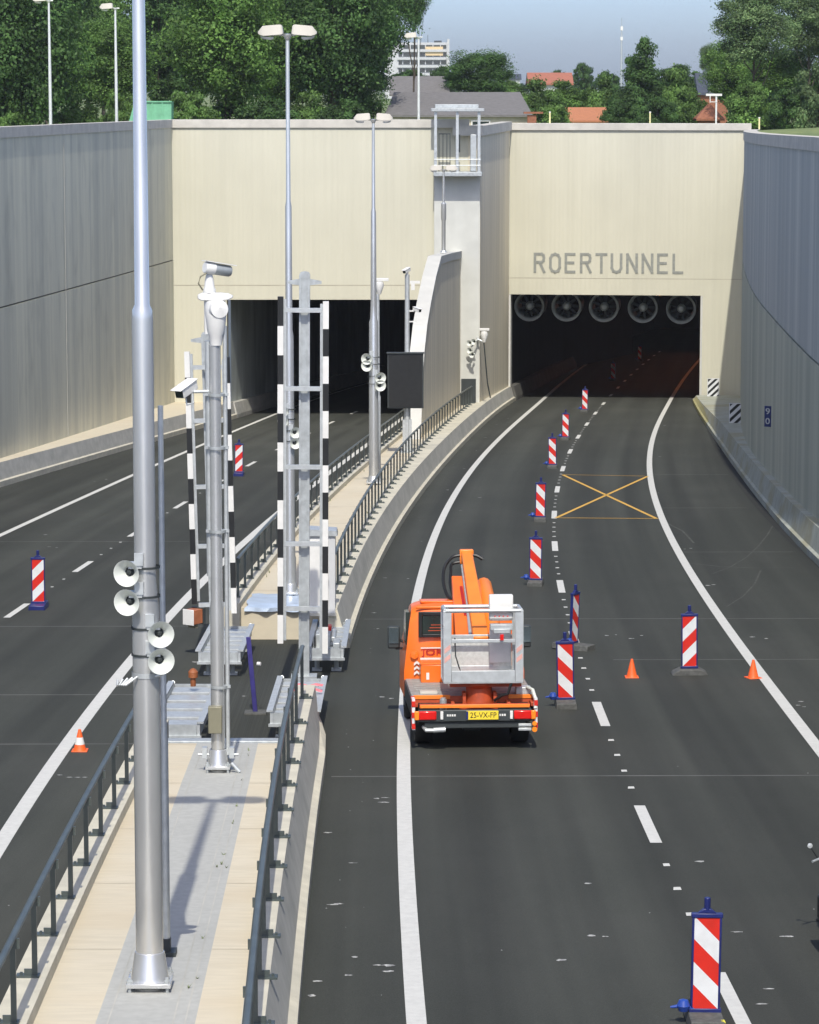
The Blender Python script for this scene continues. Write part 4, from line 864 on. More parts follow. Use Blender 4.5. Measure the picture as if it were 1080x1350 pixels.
# ------------------------------------------------------------------ traffic beacons and cones
def clip(poly, f):
    out = []
    for a, b in zip(poly, poly[1:] + poly[:1]):
        fa, fb = f(a), f(b)
        if fa >= 0: out.append(a)
        if fa * fb < 0: k = fa / (fa - fb); out.append((a[0] + (b[0] - a[0]) * k, a[1] + (b[1] - a[1]) * k))
    return out
def beacon(label, loc, s, ball=True, wide=False):
    """striped warning panel in a blue frame on a rubber foot; s = slant of the stripes"""
    t = thing('traffic_beacon', label, 'traffic beacon', loc, 0, 'red and white beacons closing the lane')
    w, h, z0 = .27, 1.0, .17
    mb = MB()
    for face, yy in ((1, -.022), (-1, .022)):
        rect = [(-w/2, 0), (w/2, 0), (w/2, h), (-w/2, h)]; g = s * face
        for k in range(-2, 6):
            a = -.12 + .5 * k * .5; 
            pl = clip(clip(rect, lambda p: p[1] + g * p[0] - a), lambda p: a + .25 - p[1] - g * p[0])
            if len(pl) > 2: mb.add([(u * face, yy, z0 + v) for u, v in pl], [tuple(range(len(pl)))], k % 2)
    mb.build('striped_panel', ['red', 'white_sheet'], t, smooth=False)
    mb = MB()
    for x in (-1, 1): mb.box((x * (w/2 + .012), 0, z0 + h/2), (.024, .06, h + .06))
    mb.box((0, 0, z0 + h + .025), (w + .07, .07, .05)); mb.box((0, 0, z0 - .025), (w + .08, .07, .05)); mb.box((0, 0, z0 + h/2), (w, .036, h))
    mb.prism([(-.1, 0), (.1, 0), (.04, .05), (-.04, .05)], lambda u, v, q: Vector((u, q, z0 + h + .05 + v)), -.03, .03); mb.cyl((0, 0, z0 + h + .05), (0, 0, z0 + h + .22), .035); mb.build('blue_frame', 'blue', t, bevel=.008)
    mb = MB(); L = .42 if not wide else .36
    mb.prism([(-L, 0), (L, 0), (L * .92, .05), (.2, .12), (-.2, .12), (-L * .92, .05)] if wide else [(-.2, 0), (.2, 0), (.18, .13), (-.18, .13)], lambda u, v, q: Vector((u, q, v)), -.2 if wide else -.42, .2 if wide else .42)
    mb.build('rubber_foot', 'rubber', t, bevel=.015)
    if ball:
        mb = MB(); mb.lathe([(.001, -.075), (.05, -.06), (.075, 0), (.05, .06), (.001, .075)], (-w/2 - .1, -.02, .2), n=16); mb.cyl((-w/2 - .1, -.02, .2), (-w/2 - .24, -.02, .18), .028, .012); mb.cyl((-w/2 - .1, -.02, .2), (-w/2, 0, .16), .03); mb.build('side_lug', 'blue_ball', t)
    return t
M.setdefault('yellow_reflector', mat('yellow_reflector', (.75, .68, .05), .4))
q = P(929, 1349, 0)
B0 = beacon('largest beacon, in the foreground at the bottom right, with a blue ball at its foot', q, 1)
for px, py, rz, lab in ((746, 931, .0, 'beacon right beside the orange truck, in front of a turned one'),
    (706, 771, -.1, 'beacon on the lane line just beyond the orange truck'), (712, 687, -.05, 'beacon at the near left corner of the yellow cross'),
    (728.5, 617, -.1, 'beacon at the left, just behind the far edge of the yellow cross'), (745.5, 580, -.15, 'beacon between the yellow cross and the tunnel, second before the mouth'), (771, 543, -.2, 'last sunlit beacon in front of the right tunnel mouth'),
    (808.5, 502, -.25, 'dim beacon standing inside the right tunnel, the nearer of two'), (843.5, 476, -.3, 'faint beacon deep inside the right tunnel')):
    dup(B0, P(px, py, 0), rz, lab)
mb = MB(); mb.box((.16, -.35, .07), (.05, .1, .12)); mb.build('reflector', 'yellow_reflector', B0, bevel=.008)
BT2 = beacon('turned beacon half hidden behind the one beside the truck, with a dark back', P(756, 856, 0), 1, True); BT2.rotation_euler.z = 1.05
B1 = beacon('beacon standing alone on the right lane on a wide grey rubber foot', P(909, 889, 0), -1, False, True)
B2 = beacon('nearer beacon on the left carriageway, standing on a blue foot', P(51, 802, 0), -1, False)
dup(B2, P(315, 627, 0), 0, 'farther beacon on the left carriageway, just right of the striped barrier bars')
for o in bpy.data.objects:
    if o.parent and o.name.startswith('rubber_foot') and ('left carriageway' in o.parent.get('label', '')): o.data.materials[0] = M['blue']
def cone(label, loc, band):
    t = thing('traffic_cone', label, 'traffic cone', loc, 0, 'orange traffic cones on the road'); t.scale = (.74, .74, .74)
    mb = MB(); mb.box((0, 0, .015), (.36, .36, .03)); mb.build('base', 'cone', t, bevel=.012)
    mb = MB(); mb.lathe([(.15, .03), (.135, .06), (.035, .48), (.03, .5), (.001, .5)], n=24); mb.build('body', 'cone', t)
    if band: mb = MB(); mb.lathe([(.1135, .16), (.0755, .32)], n=24); mb.build('white_band', 'white', t)
    return t
K0 = cone('orange cone with a white band beside the left edge line', P(105.5, 990, 0), True)
K1 = cone('plain orange cone standing in the middle of the right lane', P(833, 893, 0), False)
dup(K1, P(993, 894, 0), .4, 'plain orange cone standing on the right white edge line')

# ------------------------------------------------------------------ signs at the right tunnel corner
def striped(label, px, py, Y, w, h):
    q = At(px, py, Y); zb3 = zr(Y) + .55; t = thing('marker_plate', label, 'sign', (q.x, Y, q.z - h / 2 - .45), 0, 'black and white hatched plates')
    mb = MB(); mb.box((0, .02, h / 2 + .45), (w, .03, h)); mb.build('plate', 'white_sheet', t, smooth=False)
    mb = MB(); rect = [(-w/2 + .03, .03), (w/2 - .03, .03), (w/2 - .03, h - .03), (-w/2 + .03, h - .03)]
    for k in range(-3, 6):
        a = .36 * k + .05; pl = clip(clip(rect, lambda p: p[1] - p[0] * .95 - a), lambda p: a + .17 - p[1] + p[0] * .95)
        if len(pl) > 2: mb.add([(u, .0, v + .45) for u, v in pl], [tuple(range(len(pl)))])
    mb.build('black_stripes', 'black', t, smooth=False)
    mb = MB()
    for s in (-.25, .25): mb.cyl((s * w, .06, -.1), (s * w, .06, h + .3), .03, n=8)
    mb.build('post', 'galv', t, smooth=False)
striped('hatched plate directly at the right jamb of the tunnel', 940.5, 511, 176.8, .68, 1.05); striped('larger hatched plate on the kerb in the wall shadow', 971, 546, 139.5, .66, 1.0)
Yb = 122.; xb_ = WR(Yb); q = At(1016, 549, Yb)
for yy in fr(95, 130, 141):
    if abs(540 + (WR(yy) - .1) / yy * F * (1 / 1.006) - 1016) < 4: Yb = yy
q = At(1016, 549, Yb); q.x = WR(Yb) - .02
sl = math.atan((WR(Yb + 1) - WR(Yb - 1)) / 2)
t = thing('wall_sign', 'small dark blue sign with pale digits on the right wall', 'sign', q, -.55)
mb = MB(); mb.box((-.06, -.04, 0), (.28, .05, .72)); mb.build('plate', 'sign_blue', t, bevel=.01)
mb = MB(); mb.box((.1, .05, 0), (.1, .3, .1)); mb.build('bracket', 'dark', t, smooth=False)
text_part('digit', '9', .30, 'galv', t, (-.07, -.07, .17), (PI / 2, 0, 0), .16); text_part('digit', '0', .30, 'galv', t, (-.07, -.07, -.17), (PI / 2, 0, 0), .16)

# ------------------------------------------------------------------ the orange platform truck
q = Vector((1.10, 51.2, zr(51.2)))
T = thing('platform_truck', 'orange lift truck with grey work cage, seen from behind on the left lane line', 'truck', q, .05); T.rotation_euler.x = -math.atan(S)
def tp(mb, name, m, **k): return mb.build(name, m, T, **k)
# cab: tapered profile
CY = 2.6
prof = [(CY, .55), (CY - .02, 1.0), (CY + .03, 1.85), (CY + .10, 2.08), (CY + .30, 2.17), (CY + .95, 2.18), (CY + 1.2, 2.12), (CY + 1.7, 1.40), (CY + 1.9, 1.2), (CY + 1.96, .5)]
def cabw(z): return 1.06 if z < 1.2 else 1.06 - (z - 1.2) * .15
mb = MB(); n = 9; secs = []
for k in range(-n, n + 1):
    u = k / n; uu = math.copysign(abs(u) ** .7, u)
    secs.append([Vector((uu * cabw(z), y + (.10 * abs(uu) ** 6 if y < CY + .6 else -.16 * abs(uu) ** 4), z - (.07 * abs(uu) ** 6 if z > 2.0 else 0))) for y, z in prof])
mb.loft(secs); cab = tp(mb, 'cab', 'orange')
wx0, wx1, wz0, wz1 = -.76, -.28, 1.66, 2.01; wy = CY + .03
mb = MB(); mb.prism([(wx0, wz0), (wx1, wz0), (wx1, wz1), (wx0 + .02, wz1)], lambda u, v, w: Vector((u, w, v)), wy - .07, wy + .03); win = mb.build('rear_window', 'glass', cab, bevel=.02)
mb = MB()
for a, b, c, d in ((wx0 - .05, wx0 + .015, wz0 - .05, wz1 + .05), (wx1 - .015, wx1 + .05, wz0 - .05, wz1 + .05)): mb.box(((a + b) / 2, wy - .05, (c + d) / 2), (b - a, .08, d - c))
for z in (wz0 - .02, wz1 + .02): mb.box(((wx0 + wx1) / 2, wy - .05, z), (wx1 - wx0 - .03, .078, .06))
mb.build('window_seal', 'black', win, bevel=.01)
mb = MB()
for i in range(3): mb.box((-.5, wy - .074, wz0 + .07 + i * .05), (.28 - .05 * i, .004, .012))
mb.build('heater_lines', 'rust', win, smooth=False)
mb = MB(); mb.box((-.1, CY + .12, 2.12), (1.5, .05, .05)); mb.build('roof_rib', 'orange', cab, bevel=.015)
mb = MB(); mb.box((.0, CY + .6, 2.185), (1.5, .4, .03)); mb.build('roof_hatch', 'orange', cab, bevel=.012)
text_part('red_lettering', 'JORB', .15, 'textred', cab, (-.50, CY - .022, 1.345), (PI / 2, 0, 0), .50, .006)
mb = MB(); mb.box((-.47, CY - .016, 1.225), (.62, .012, .045)); mb.box((-.47, CY - .016, 1.42), (.60, .012, .018)); mb.build('white_stripe', 'white', cab, smooth=False)
for i in range(3):
    mb = MB(); z = .94 + i * .085; mb.prism([(-.89, z), (-.84, z + .04), (-.79, z), (-.79, z + .04), (-.84, z + .08), (-.89, z + .04)], lambda u, v, w: Vector((u, w, v)), CY - .03, CY + .03); mb.build('white_chevron', 'white', cab, smooth=False)
mb = MB(); mb.lathe([(.075, 0), (.07, .03), (.001, .035)], (-.88, CY - .0, 1.30), (0, -1, 0), 16); mb.build('fuel_cap', 'orange', cab)
for s in (-1, 1):
    mb = MB(); mb.prism([(CY + .45, 1.42), (CY + 1.35, 1.42), (CY + 1.05, 1.98), (CY + .47, 2.0)], lambda u, v, w: Vector((w, u, v)), s * .88, s * 1.01); mb.build('side_window', 'glass', cab, smooth=False)
    ym = CY + 1.25
    mb = MB(); mb.tube([(s * .98, ym, 1.36), (s * 1.10, ym + .02, 1.42), (s * 1.16, ym, 1.5)], .025); mb.box((s * 1.06, ym, 1.26), (.2, .05, .04)); mi_ = mb.build('mirror', 'black', T)
    mb = MB(); mb.box((s * 1.19, ym, 1.46), (.22 if s < 0 else .18, .12, .40)); mb.build('mirror_housing', 'dark', mi_, bevel=.03)
    mb = MB(); mb.box((s * 1.19, ym - .07, 1.50), (.17, .02, .28)); M.setdefault('mirror_glass', mat('mirror_glass', (.25, .32, .36), .08, .9, var=.05)); mb.build('mirror_glass', 'mirror_glass', mi_, smooth=False)
# chassis, wheels
mb = MB()
for x in (-.4, .4): mb.box((x, 2.1, .58), (.09, 4.0, .18))
for y in (.3, 1.1, 1.9, 3.0): mb.box((0, y, .58), (.71, .1, .14))
mb.cyl((-1.0, .95, .36), (1.0, .95, .36), .06); mb.cyl((-.9, 3.75, .36), (.9, 3.75, .36), .06); mb.box((0, .95, .36), (.3, .3, .28)); mb.box((.65, 2.2, .5), (.4, .9, .3)); mb.box((-.65, 2.1, .5), (.35, .8, .34)); tp(mb, 'chassis', 'black', bevel=.01)
for x, y in ((-.82, .95), (.82, .95), (-.86, 3.75), (.86, 3.75)):
    s = 1 if x > 0 else -1
    mb = MB(); mb.lathe([(.22, -.14), (.33, -.15), (.36, -.10), (.36, .10), (.33, .15), (.22, .14)], (x, y, .36), (s, 0, 0), 28); w = tp(mb, 'wheel', 'tyre')
    mb = MB(); mb.lathe([(.22, .13), (.2, .07), (.1, .06), (.08, .12), (.001, .12)], (x, y, .36), (s, 0, 0), 20); mb.build('rim', 'galv_dull', w)
# load bed and open rear frame
mb = MB(); mb.box((0, 1.53, .85), (2.08, 2.1, .06)); tp(mb, 'deck', 'deckplate', bevel=.012)
for k in range(7):
    mb = MB(); mb.box((0, .6 + k * .28, .883), (1.9, .02, .008)); tp(mb, 'deck_rib', 'deckplate', smooth=False)
mb = MB(); mb.box((-.74, .72, .90), (.30, .22, .05)); tp(mb, 'tread_plate', 'cream', bevel=.01)
for s in (-1, 1):
    mb = MB(); mb.box((s * 1.045, 1.45, .71), (.035, 2.3, .30)); tp(mb, 'side_skirt', 'dark', bevel=.008)
mb = MB(); mb.box((0, .06, .755), (1.86, .10, .07)); mb.box((0, .46, .80), (2.0, .06, .14))
for x in (-.98, -.36, .58, .98): mb.box((x, .26, .765), (.06, .32, .07))
tp(mb, 'rear_frame', 'rust', bevel=.01)
mb = MB(); mb.box((.0, .24, .56), (1.9, .36, .03)); mb.box((0, .42, .66), (1.86, .02, .2)); tp(mb, 'frame_floor', 'black', bevel=.005)
mb = MB(); mb.box((.0, .004, .755), (1.84, .02, .055)); tp(mb, 'rear_sill', 'boom_orange', bevel=.006)
for x, w_ in ((-.70, .62), (.80, .40)): mb = MB(); mb.box((x, .43, .855), (w_, .03, .07)); tp(mb, 'bed_edge', 'boom_orange', bevel=.006)
mb = MB(); mb.tube([(.92, .5, 1.0), (1.0, .3, .98), (1.03, .1, .85), (1.02, .02, .7)], .03); tp(mb, 'white_hose', 'horn')
mb = MB(); mb.box((.86, .62, .94), (.26, .25, .12)); tp(mb, 'valve_box', 'galv', bevel=.01)
mb = MB(); mb.box((0, .0, .60), (1.92, .08, .20)); mb.box((0, .04, .44), (1.7, .06, .12)); bp_ = tp(mb, 'rear_bumper', 'dark', bevel=.015)
for s in (-1, 1):
    mb = MB(); mb.box((s * .80, -.05, .61), (.30, .05, .15)); tl_ = tp(mb, 'tail_light', 'lens_red', bevel=.02)
    mb = MB(); mb.box((s * .98, -.045, .61), (.08, .055, .15)); mb.build('indicator', 'lens_amber', tl_, bevel=.012)
    mb = MB(); mb.box((s * .56 + (.05 if s > 0 else 0), -.045, .61), (.05, .04, .14)); mb.build('reverse_lamp', 'white', tl_, bevel=.008)
mb = MB()
for x0, w_ in ((-.46, .03), (-.42, .025), (-.38, .03), (-.34, .025), (.46, .03), (.50, .03), (.42, .02)): mb.box((x0, -.043, .61), (w_, .006, .035))
mb.build('bumper_marks', 'white', bp_, smooth=False)
mb = MB(); mb.box((.12, -.055, .61), (.54, .012, .15)); pl_ = tp(mb, 'number_plate', 'plate', bevel=.004)
mb = MB(); mb.box((-.135, -.062, .61), (.035, .004, .14)); mb.build('blue_band', 'blue', pl_, smooth=False)
text_part('plate_text', '25-VX-FP', .13, 'black', pl_, (.135, -.0625, .608), (PI / 2, 0, 0), .44, .002)
for s in (-1, 1):
    mb = MB(); mb.box((s * 1.03, .18, .62), (.05, .32, .52)); g_ = tp(mb, 'corner_marker', 'white_sheet', smooth=False)
    mb = MB()
    for k in range(3): mb.prism([(.02, .38 + k * .18), (.34, .44 + k * .18), (.34, .53 + k * .18), (.02, .47 + k * .18)], lambda u, v, w: Vector((w, u, v)), s * 1.03 - .03, s * 1.03 + .03); mb.box((s * 1.03, .015, .42 + k * .19), (.054, .012, .09))
    mb.build('red_stripes', 'red', g_, smooth=False)
mb = MB(); mb.tube([(-.86, .1, .40), (-.82, -.02, .36), (-.66, -.05, .36)], .035); mb.cyl((-.7, -.04, .36), (-.5, -.03, .37), .045); tp(mb, 'tow_hook', 'galv')
mb = MB(); mb.box((.84, .0, .43), (.22, .05, .05)); mb.box((.84, .0, .36), (.22, .05, .05)); lo_ = tp(mb, 'step', 'galv', bevel=.008)
mb = MB(); mb.cyl((1.0, -.03, .46), (1.0, -.05, .46), .04); mb.cyl((1.0, -.03, .36), (1.0, -.05, .36), .045); tp(mb, 'side_reflectors', 'lens_amber')
# turret, tool box
mb = MB(); mb.lathe([(.34, .60), (.34, .68), (.25, .72), (.22, 1.02), (.32, 1.08), (.32, 1.2), (.001, 1.2)], (.10, .42, 0), n=24); mb.box((.10, 1.06, 1.42), (.36, .5, .5)); mb.box((.10, .8, 1.12), (.3, .7, .14)); mb.box((-.16, .38, .78), (.06, .26, .34)); mb.box((.36, .38, .78), (.06, .26, .34)); tp(mb, 'turret', 'rust', bevel=.01)
mb = MB(); mb.tube([(.34, .2, .82), (.46, .1, .92), (.56, .06, .95), (.62, .06, 1.14)], .025); tp(mb, 'cage_hose', 'black')
mb = MB(); mb.box((-.47, 2.25, 1.04), (.66, .5, .32)); mb.box((-.47, 2.25, 1.21), (.68, .52, .03)); tp(mb, 'tool_box', 'orange', bevel=.02)
mb = MB(); mb.box((-.68, 1.996, 1.0), (.05, .01, .12)); mb.box((-.32, 1.996, 1.08), (.12, .01, .04)); tp(mb, 'box_label', 'white', smooth=False)
mb = MB(); mb.cyl((-.52, .24, .62), (-.52, .24, .84), .06); mb.cyl((-.52, .24, .84), (-.52, .24, .87), .045); tp(mb, 'oil_filter', 'galv_dull')
# boom: a lower box arm, an upper telescopic arm and a rounded cover beside it
def arm(a, b, w, h, w2=None, h2=None):
    a = Vector(a); b = Vector(b); d = (b - a).normalized(); u = d.cross(Vector((0, 0, 1))).normalized(); v = u.cross(d); w2 = w2 or w; h2 = h2 or h
    return [[p + u * sx * ww / 2 + v * sz * hh_ / 2 for sx, sz in ((-1, -1), (1, -1), (1, 1), (-1, 1))] for p, ww, hh_ in ((a, w, h), (b, w2, h2))]
mb = MB(); mb.loft(arm((-.14, .8, 1.5), (-.05, 3.7, 2.48), .24, .28, .22, .22)); tp(mb, 'lower_boom', 'orange', bevel=.02)
mb = MB(); mb.loft(arm((.16, .7, 1.72), (.15, 4.2, 2.88), .27, .26, .20, .20)); ub_ = tp(mb, 'upper_boom', 'boom_orange', bevel=.02)
mb = MB(); mb.box((.15, 4.24, 2.87), (.25, .16, .26)); mb.build('boom_end', 'boom_orange', ub_, bevel=.02)
mb = MB(); mb.loft([[Vector((cx + rx_ * math.cos(t), y, cz + rz_ * math.sin(t))) for t in fr(0, 2 * PI * 11 / 12, 12)] for cx, y, cz, rx_, rz_ in ((.42, .9, 1.56, .16, .17), (.42, 2.4, 2.04, .16, .17), (.41, 3.55, 2.40, .15, .16), (.40, 3.75, 2.44, .09, .09))]); tp(mb, 'boom_cover', 'boom_orange')
mb = MB(); mb.cyl((.01, 1.0, 1.75), (.04, 2.2, 2.15), .04); mb.cyl((.04, 2.2, 2.15), (.05, 3.9, 2.74), .028); tp(mb, 'hydraulic_ram', 'galv')
mb = MB(); mb.box((-.02, 2.6, 2.23), (.05, 1.2, .05), 0, Matrix.Rotation(.33, 3, 'X')); tp(mb, 'warning_strip', 'textred', smooth=False)
def smoothpath(pts, n=6):
    P_ = [Vector(p) for p in pts]; out = []
    for i in range(len(P_) - 1):
        p0, p1, p2, p3 = P_[max(i - 1, 0)], P_[i], P_[i + 1], P_[min(i + 2, len(P_) - 1)]
        for k in range(n):
            t = k / n; out.append(.5 * ((2 * p1) + (p2 - p0) * t + (2 * p0 - 5 * p1 + 4 * p2 - p3) * t * t + (3 * p1 - p0 - 3 * p2 + p3) * t ** 3))
    return out + [P_[-1]]
for k in (0, .12):
    mb = MB(); mb.tube(smoothpath([(.06, 4.2, 2.90 - k), (-.12, 4.18, 2.86 - k), (-.27 + k, 4.0, 2.68 - k * .6), (-.30 + k, 3.7, 2.44), (-.24 + k * .8, 3.35, 2.24), (-.12, 3.1, 2.2)]), .03); tp(mb, 'hose', 'black')
mb = MB(); mb.tube(smoothpath([(.24, 4.2, 2.9), (.33, 4.18, 2.89), (.44, 4.16, 2.83)]), .035); tp(mb, 'hose_end', 'black')
# work cage
cx0, cx1, cy0, cy1, cz0, cz1 = -.53, .82, .02, .72, 1.15, 2.36
mb = MB(); fr_ = .07
for x in (cx0 + fr_, cx1 - fr_):
    for y in (cy0 + .02, cy1 - .02): mb.box((x, y, (cz0 + cz1) / 2), (.14, .04, cz1 - cz0))
for y in (cy0 + .02, cy1 - .02):
    mb.cyl((cx0 + .04, y, cz1), (cx1 - .04, y, cz1), .035); mb.box(((cx0 + cx1) / 2, y, cz0 + .10), (cx1 - cx0 - .285, .036, .20)); mb.box(((cx0 + cx1) / 2, y, cz0 + .70), (cx1 - cx0 - .285, .03, .06))
for x in (cx0 + .035, cx1 - .035):
    mb.cyl((x, cy0 + .02, cz1), (x, cy1 - .02, cz1), .034); mb.box((x, (cy0 + cy1) / 2, cz0 + .35), (.03, cy1 - cy0 - .09, .66)); mb.box((x, (cy0 + cy1) / 2, cz0 + .9), (.03, cy1 - cy0 - .09, .05))
mb.box(((cx0 + cx1) / 2, (cy0 + cy1) / 2, cz0 + .0), (cx1 - cx0 - .01, cy1 - cy0 - .01, .035)); cage = tp(mb, 'work_cage', 'galv', bevel=.006)
mb = MB(); mb.box(((cx0 + cx1) / 2, cy1 - .025, cz0 + .44), (cx1 - cx0 - .29, .012, .50)); mb.box((cx1 - .31, cy1 - .05, cz0 + .52), (.3, .02, .66)); mb.box(((cx0 + cx1) / 2, .37, cz0 + .024), (cx1 - cx0 - .1, .5, .012)); mb.build('panel', 'mesh_panel', cage, smooth=False)
mb = MB(); mb.box((cx1 - .35, cy1 - .1, cz0 + .56), (.36, .02, .6)); mb.build('white_backboard', 'white', cage, smooth=False)
mb = MB(); mb.prism([(0, 0), (.20, .05), (.26, .28), (.22, .46), (.04, .46), (0, .38)], lambda u, v, w: Vector((w, .26 - u * .8, 2.16 + v)), .25, .65); cb_ = mb.build('control_box', 'white', cage, bevel=.02)
mb = MB(); mb.box((.45, .10, 2.08), (.38, .2, .1)); mb.box((.45, -.01, 2.02), (.28, .05, .08)); mb.build('control_panel', 'galv_dull', cage, bevel=.01)
mb = MB()
for k in range(4): mb.cyl((.34 + k * .07, .04, 2.26), (.34 + k * .07, .0, 2.27), .012)
mb.box((.45, -.02, 1.92), (.06, .06, .10)); mb.build('switches', 'lens_red', cage, smooth=False)
mb = MB(); mb.tube([(cx0 + .2, .1, 1.9), (cx0 + .21, .08, 1.6), (cx0 + .27, .06, 1.4), (cx0 + .33, .05, 1.25), (cx0 + .22, .06, 1.27)], .012); mb.build('safety_cord', 'dark', cage)
mb = MB()
for x in (cx0 + .07, cx1 - .07):
    for k in range(2): mb.prism([(-.05, 0), (.05, .08), (.05, .16), (-.05, .08)], lambda u, v, w: Vector((x + u, w, 1.48 + k * .16 + v)), cy0 - .004, cy0 + .003)
M['pale_red'] = mat('faded_red', (.62, .34, .3), .6); mb.build('faded_stripes', 'pale_red', cage, smooth=False)
mb = MB(); mb.box(((cx0 + cx1) / 2 + .05, .4, cz0 - .05), (1.2, .5, .08)); mb.build('cage_mount', 'rust', cage, smooth=False)

# ------------------------------------------------------------------ motorcycle at the right edge
qm = P(1120, 1256, 0)
K = thing('motorcycle', 'dark motorcycle cut off by the right picture edge, only its mirror and flank showing', 'motorcycle', qm, .05); K.scale = (.88, .88, .88)
for y in (.0, 1.42):
    mb = MB(); mb.lathe([(.23, -.06), (.30, -.065), (.32, -.03), (.32, .03), (.30, .065), (.23, .06)], (0, y, .32), (1, 0, 0), 24); w = mb.build('wheel', 'tyre', K)
    mb = MB(); mb.lathe([(.23, -.03), (.2, 0), (.23, .03)], (0, y, .32), (1, 0, 0), 20); mb.cyl((-.08, y, .32), (.08, y, .32), .04); mb.box((0, y, .32), (.02, .42, .03)); mb.box((0, y, .32), (.02, .03, .42)); mb.build('rim', 'galv_dull', w, smooth=False)
mb = MB(); mb.loft([[Vector((w * math.cos(t), y, z + h * math.sin(t))) for t in fr(0, 2 * PI * 11 / 12, 12)] for y, w, z, h in ((-.25, .05, .85, .04), (.0, .13, .82, .08), (.35, .17, .74, .10), (.6, .18, .82, .16), (.95, .16, .9, .14), (1.1, .07, .95, .08))]); mb.build('body', 'black', K)
mb = MB(); mb.box((0, .68, .45), (.34, .46, .38)); mb.cyl((-.26, .6, .35), (.26, .6, .35), .05); mb.build('engine', 'dark', K, bevel=.04)
mb = MB()
for s in (-1, 1): mb.cyl((s * .1, 1.42, .32), (s * .1, 1.12, .98), .028); mb.tube([(0, 1.08, 1.02), (s * .2, 1.04, 1.06), (s * .36, .9, 1.04)], .018)
mb.build('fork', 'galv_dull', K)
for s in (-1, 1):
    mb = MB(); mb.cyl((s * .26, 1.0, 1.05), (s * .36, 1.02, 1.2), .01); mi_ = mb.build('mirror', 'black', K)
    mb = MB(); mb.lathe([(.001, -.03), (.03, -.02), (.036, 0), (.001, .005)], (s * .38, 1.0, 1.24), (0, -1, .1), 16); mb.build('mirror_glass', 'galv', mi_)
for s in (-1, 1): mb = MB(); mb.box((s * .33, -.1, .62), (.2, .5, .36)); mb.build('pannier', 'black', K, bevel=.04)
mb = MB(); mb.tube([(.14, .7, .3), (.2, .3, .3), (.22, -.2, .36)], .05); mb.build('exhaust', 'galv', K)
mb = MB(); mb.box((0, -.3, .72), (.2, .06, .08)); mb.build('tail_light', 'lens_red', K, bevel=.01)
mb = MB(); mb.cyl((-.18, .45, .32), (-.38, .45, .34), .02); mb.cyl((-.1, .4, .3), (-.3, .3, .01), .015); mb.build('side_stand', 'dark', K)

# ------------------------------------------------------------------ things behind the cutting
def house(name, label, cat, loc, w, d, hw, hr, roofm, wallm, rz=0., hip=0., windows=(), over=.3, group=None):
    t = thing(name, label, cat, loc, rz, group); mb = MB()
    mb.box((0, d / 2, hw / 2), (w, d, hw))
    if not hip:
        for x in (-w / 2, w / 2): mb.add([(x, 0, hw), (x, d, hw), (x, d / 2, hw + hr)], [(0, 1, 2)])
    mb.build('wall', wallm, t, smooth=False)
    mb = MB(); o = over; e = hw - .02; hp = hip
    if hip >= 0:
        x = w / 2 + o; xr = w / 2 + o - hp
        mb.add([(-x, -o, e), (x, -o, e), (xr, d / 2, e + hr), (-xr, d / 2, e + hr), (x, d + o, e), (-x, d + o, e)], [(0, 1, 2, 3), (4, 5, 3, 2), (1, 4, 2), (5, 0, 3)])
        mb.add([(-x, -o, e - .15), (x, -o, e - .15), (x, -o, e), (-x, -o, e), (x, d + o, e - .15), (-x, d + o, e - .15), (x, d + o, e), (-x, d + o, e)], [(0, 1, 2, 3), (4, 5, 7, 6), (0, 1, 4, 5)])
    rf = mb.build('roof', roofm, t, smooth=False)
    for x, z, ww, wh in windows:
        mb = MB(); mb.box((x, -.02, z), (ww, .06, wh)); wi = mb.build('window', 'glass', t, smooth=False)
        mb = MB()
        for dx, dz, a, b in ((0, wh / 2, ww + .12, .08), (0, -wh / 2, ww + .12, .08), (-ww / 2, 0, .08, wh), (ww / 2, 0, .08, wh)): mb.box((x + dx, -.05, z + dz), (a, .07, b))
        mb.build('frame', 'white', wi, smooth=False)
    return t, rf
def gq(px, Y): return Vector(((px - 540) / F * Y * 1.003, Y, gz(0, Y)))
zA = lambda y, Y: At(540, y, Y)[2]
q = gq(604, 212); q.z = 2.6
bn, rf = house('barn', 'long low barn with a wide grey roof right behind the pillar', 'barn', q, 9.4, 14, zA(151, 212) - q.z, zA(121, 219) - zA(151, 212), 'roof_grey', 'render_wall', hip=.6, windows=((-2.5, 3.0, 1.2, .8), (1.5, 3.0, 1.2, .8)))
mb = MB(); mb.box((4.9, -1.2, 3.1), (.6, .6, 1.4)); mb.box((5.0, -1.2, 3.95), (1.3, .9, .12)); mb.build('red_annex', 'brick', bn, smooth=False)
q = gq(553, 260); q.z = 2.5
house('house', 'grey roofed brick house at the foot of the big dark tree, behind the barn', 'house', q, 4.4, 9, zA(124, 260) - q.z, zA(100, 264) - zA(124, 260), 'roof_grey', 'brick', windows=((0, 3, 1, 1),))
q = gq(724, 330); q.z = 2
house('house', 'house with a weathered red tiled roof among the far trees', 'house', q, 4.2, 7, zA(110, 330) - q.z, zA(95.5, 334) - zA(110, 330), 'roof_red', 'white_wall', windows=((-1, 4, 1, 1.2),))
q = gq(765, 240); q.z = 2.4
house('house', 'low house with a bright orange roof just above the tunnel parapet', 'house', q, 3.4, 5, zA(158.5, 240) - q.z, zA(141, 243) - zA(158.5, 240), 'roof_orange', 'render_wall')
q = gq(937, 300); q.z = 2
house('house', 'tall house with a dark slate roof between the right trees', 'house', q, 2.6, 6, zA(123, 300) - q.z, zA(96, 303) - zA(123, 300), 'roof_slate', 'brick', windows=((0, 6, .8, 1),))
q = gq(932, 232); q.z = 2.4
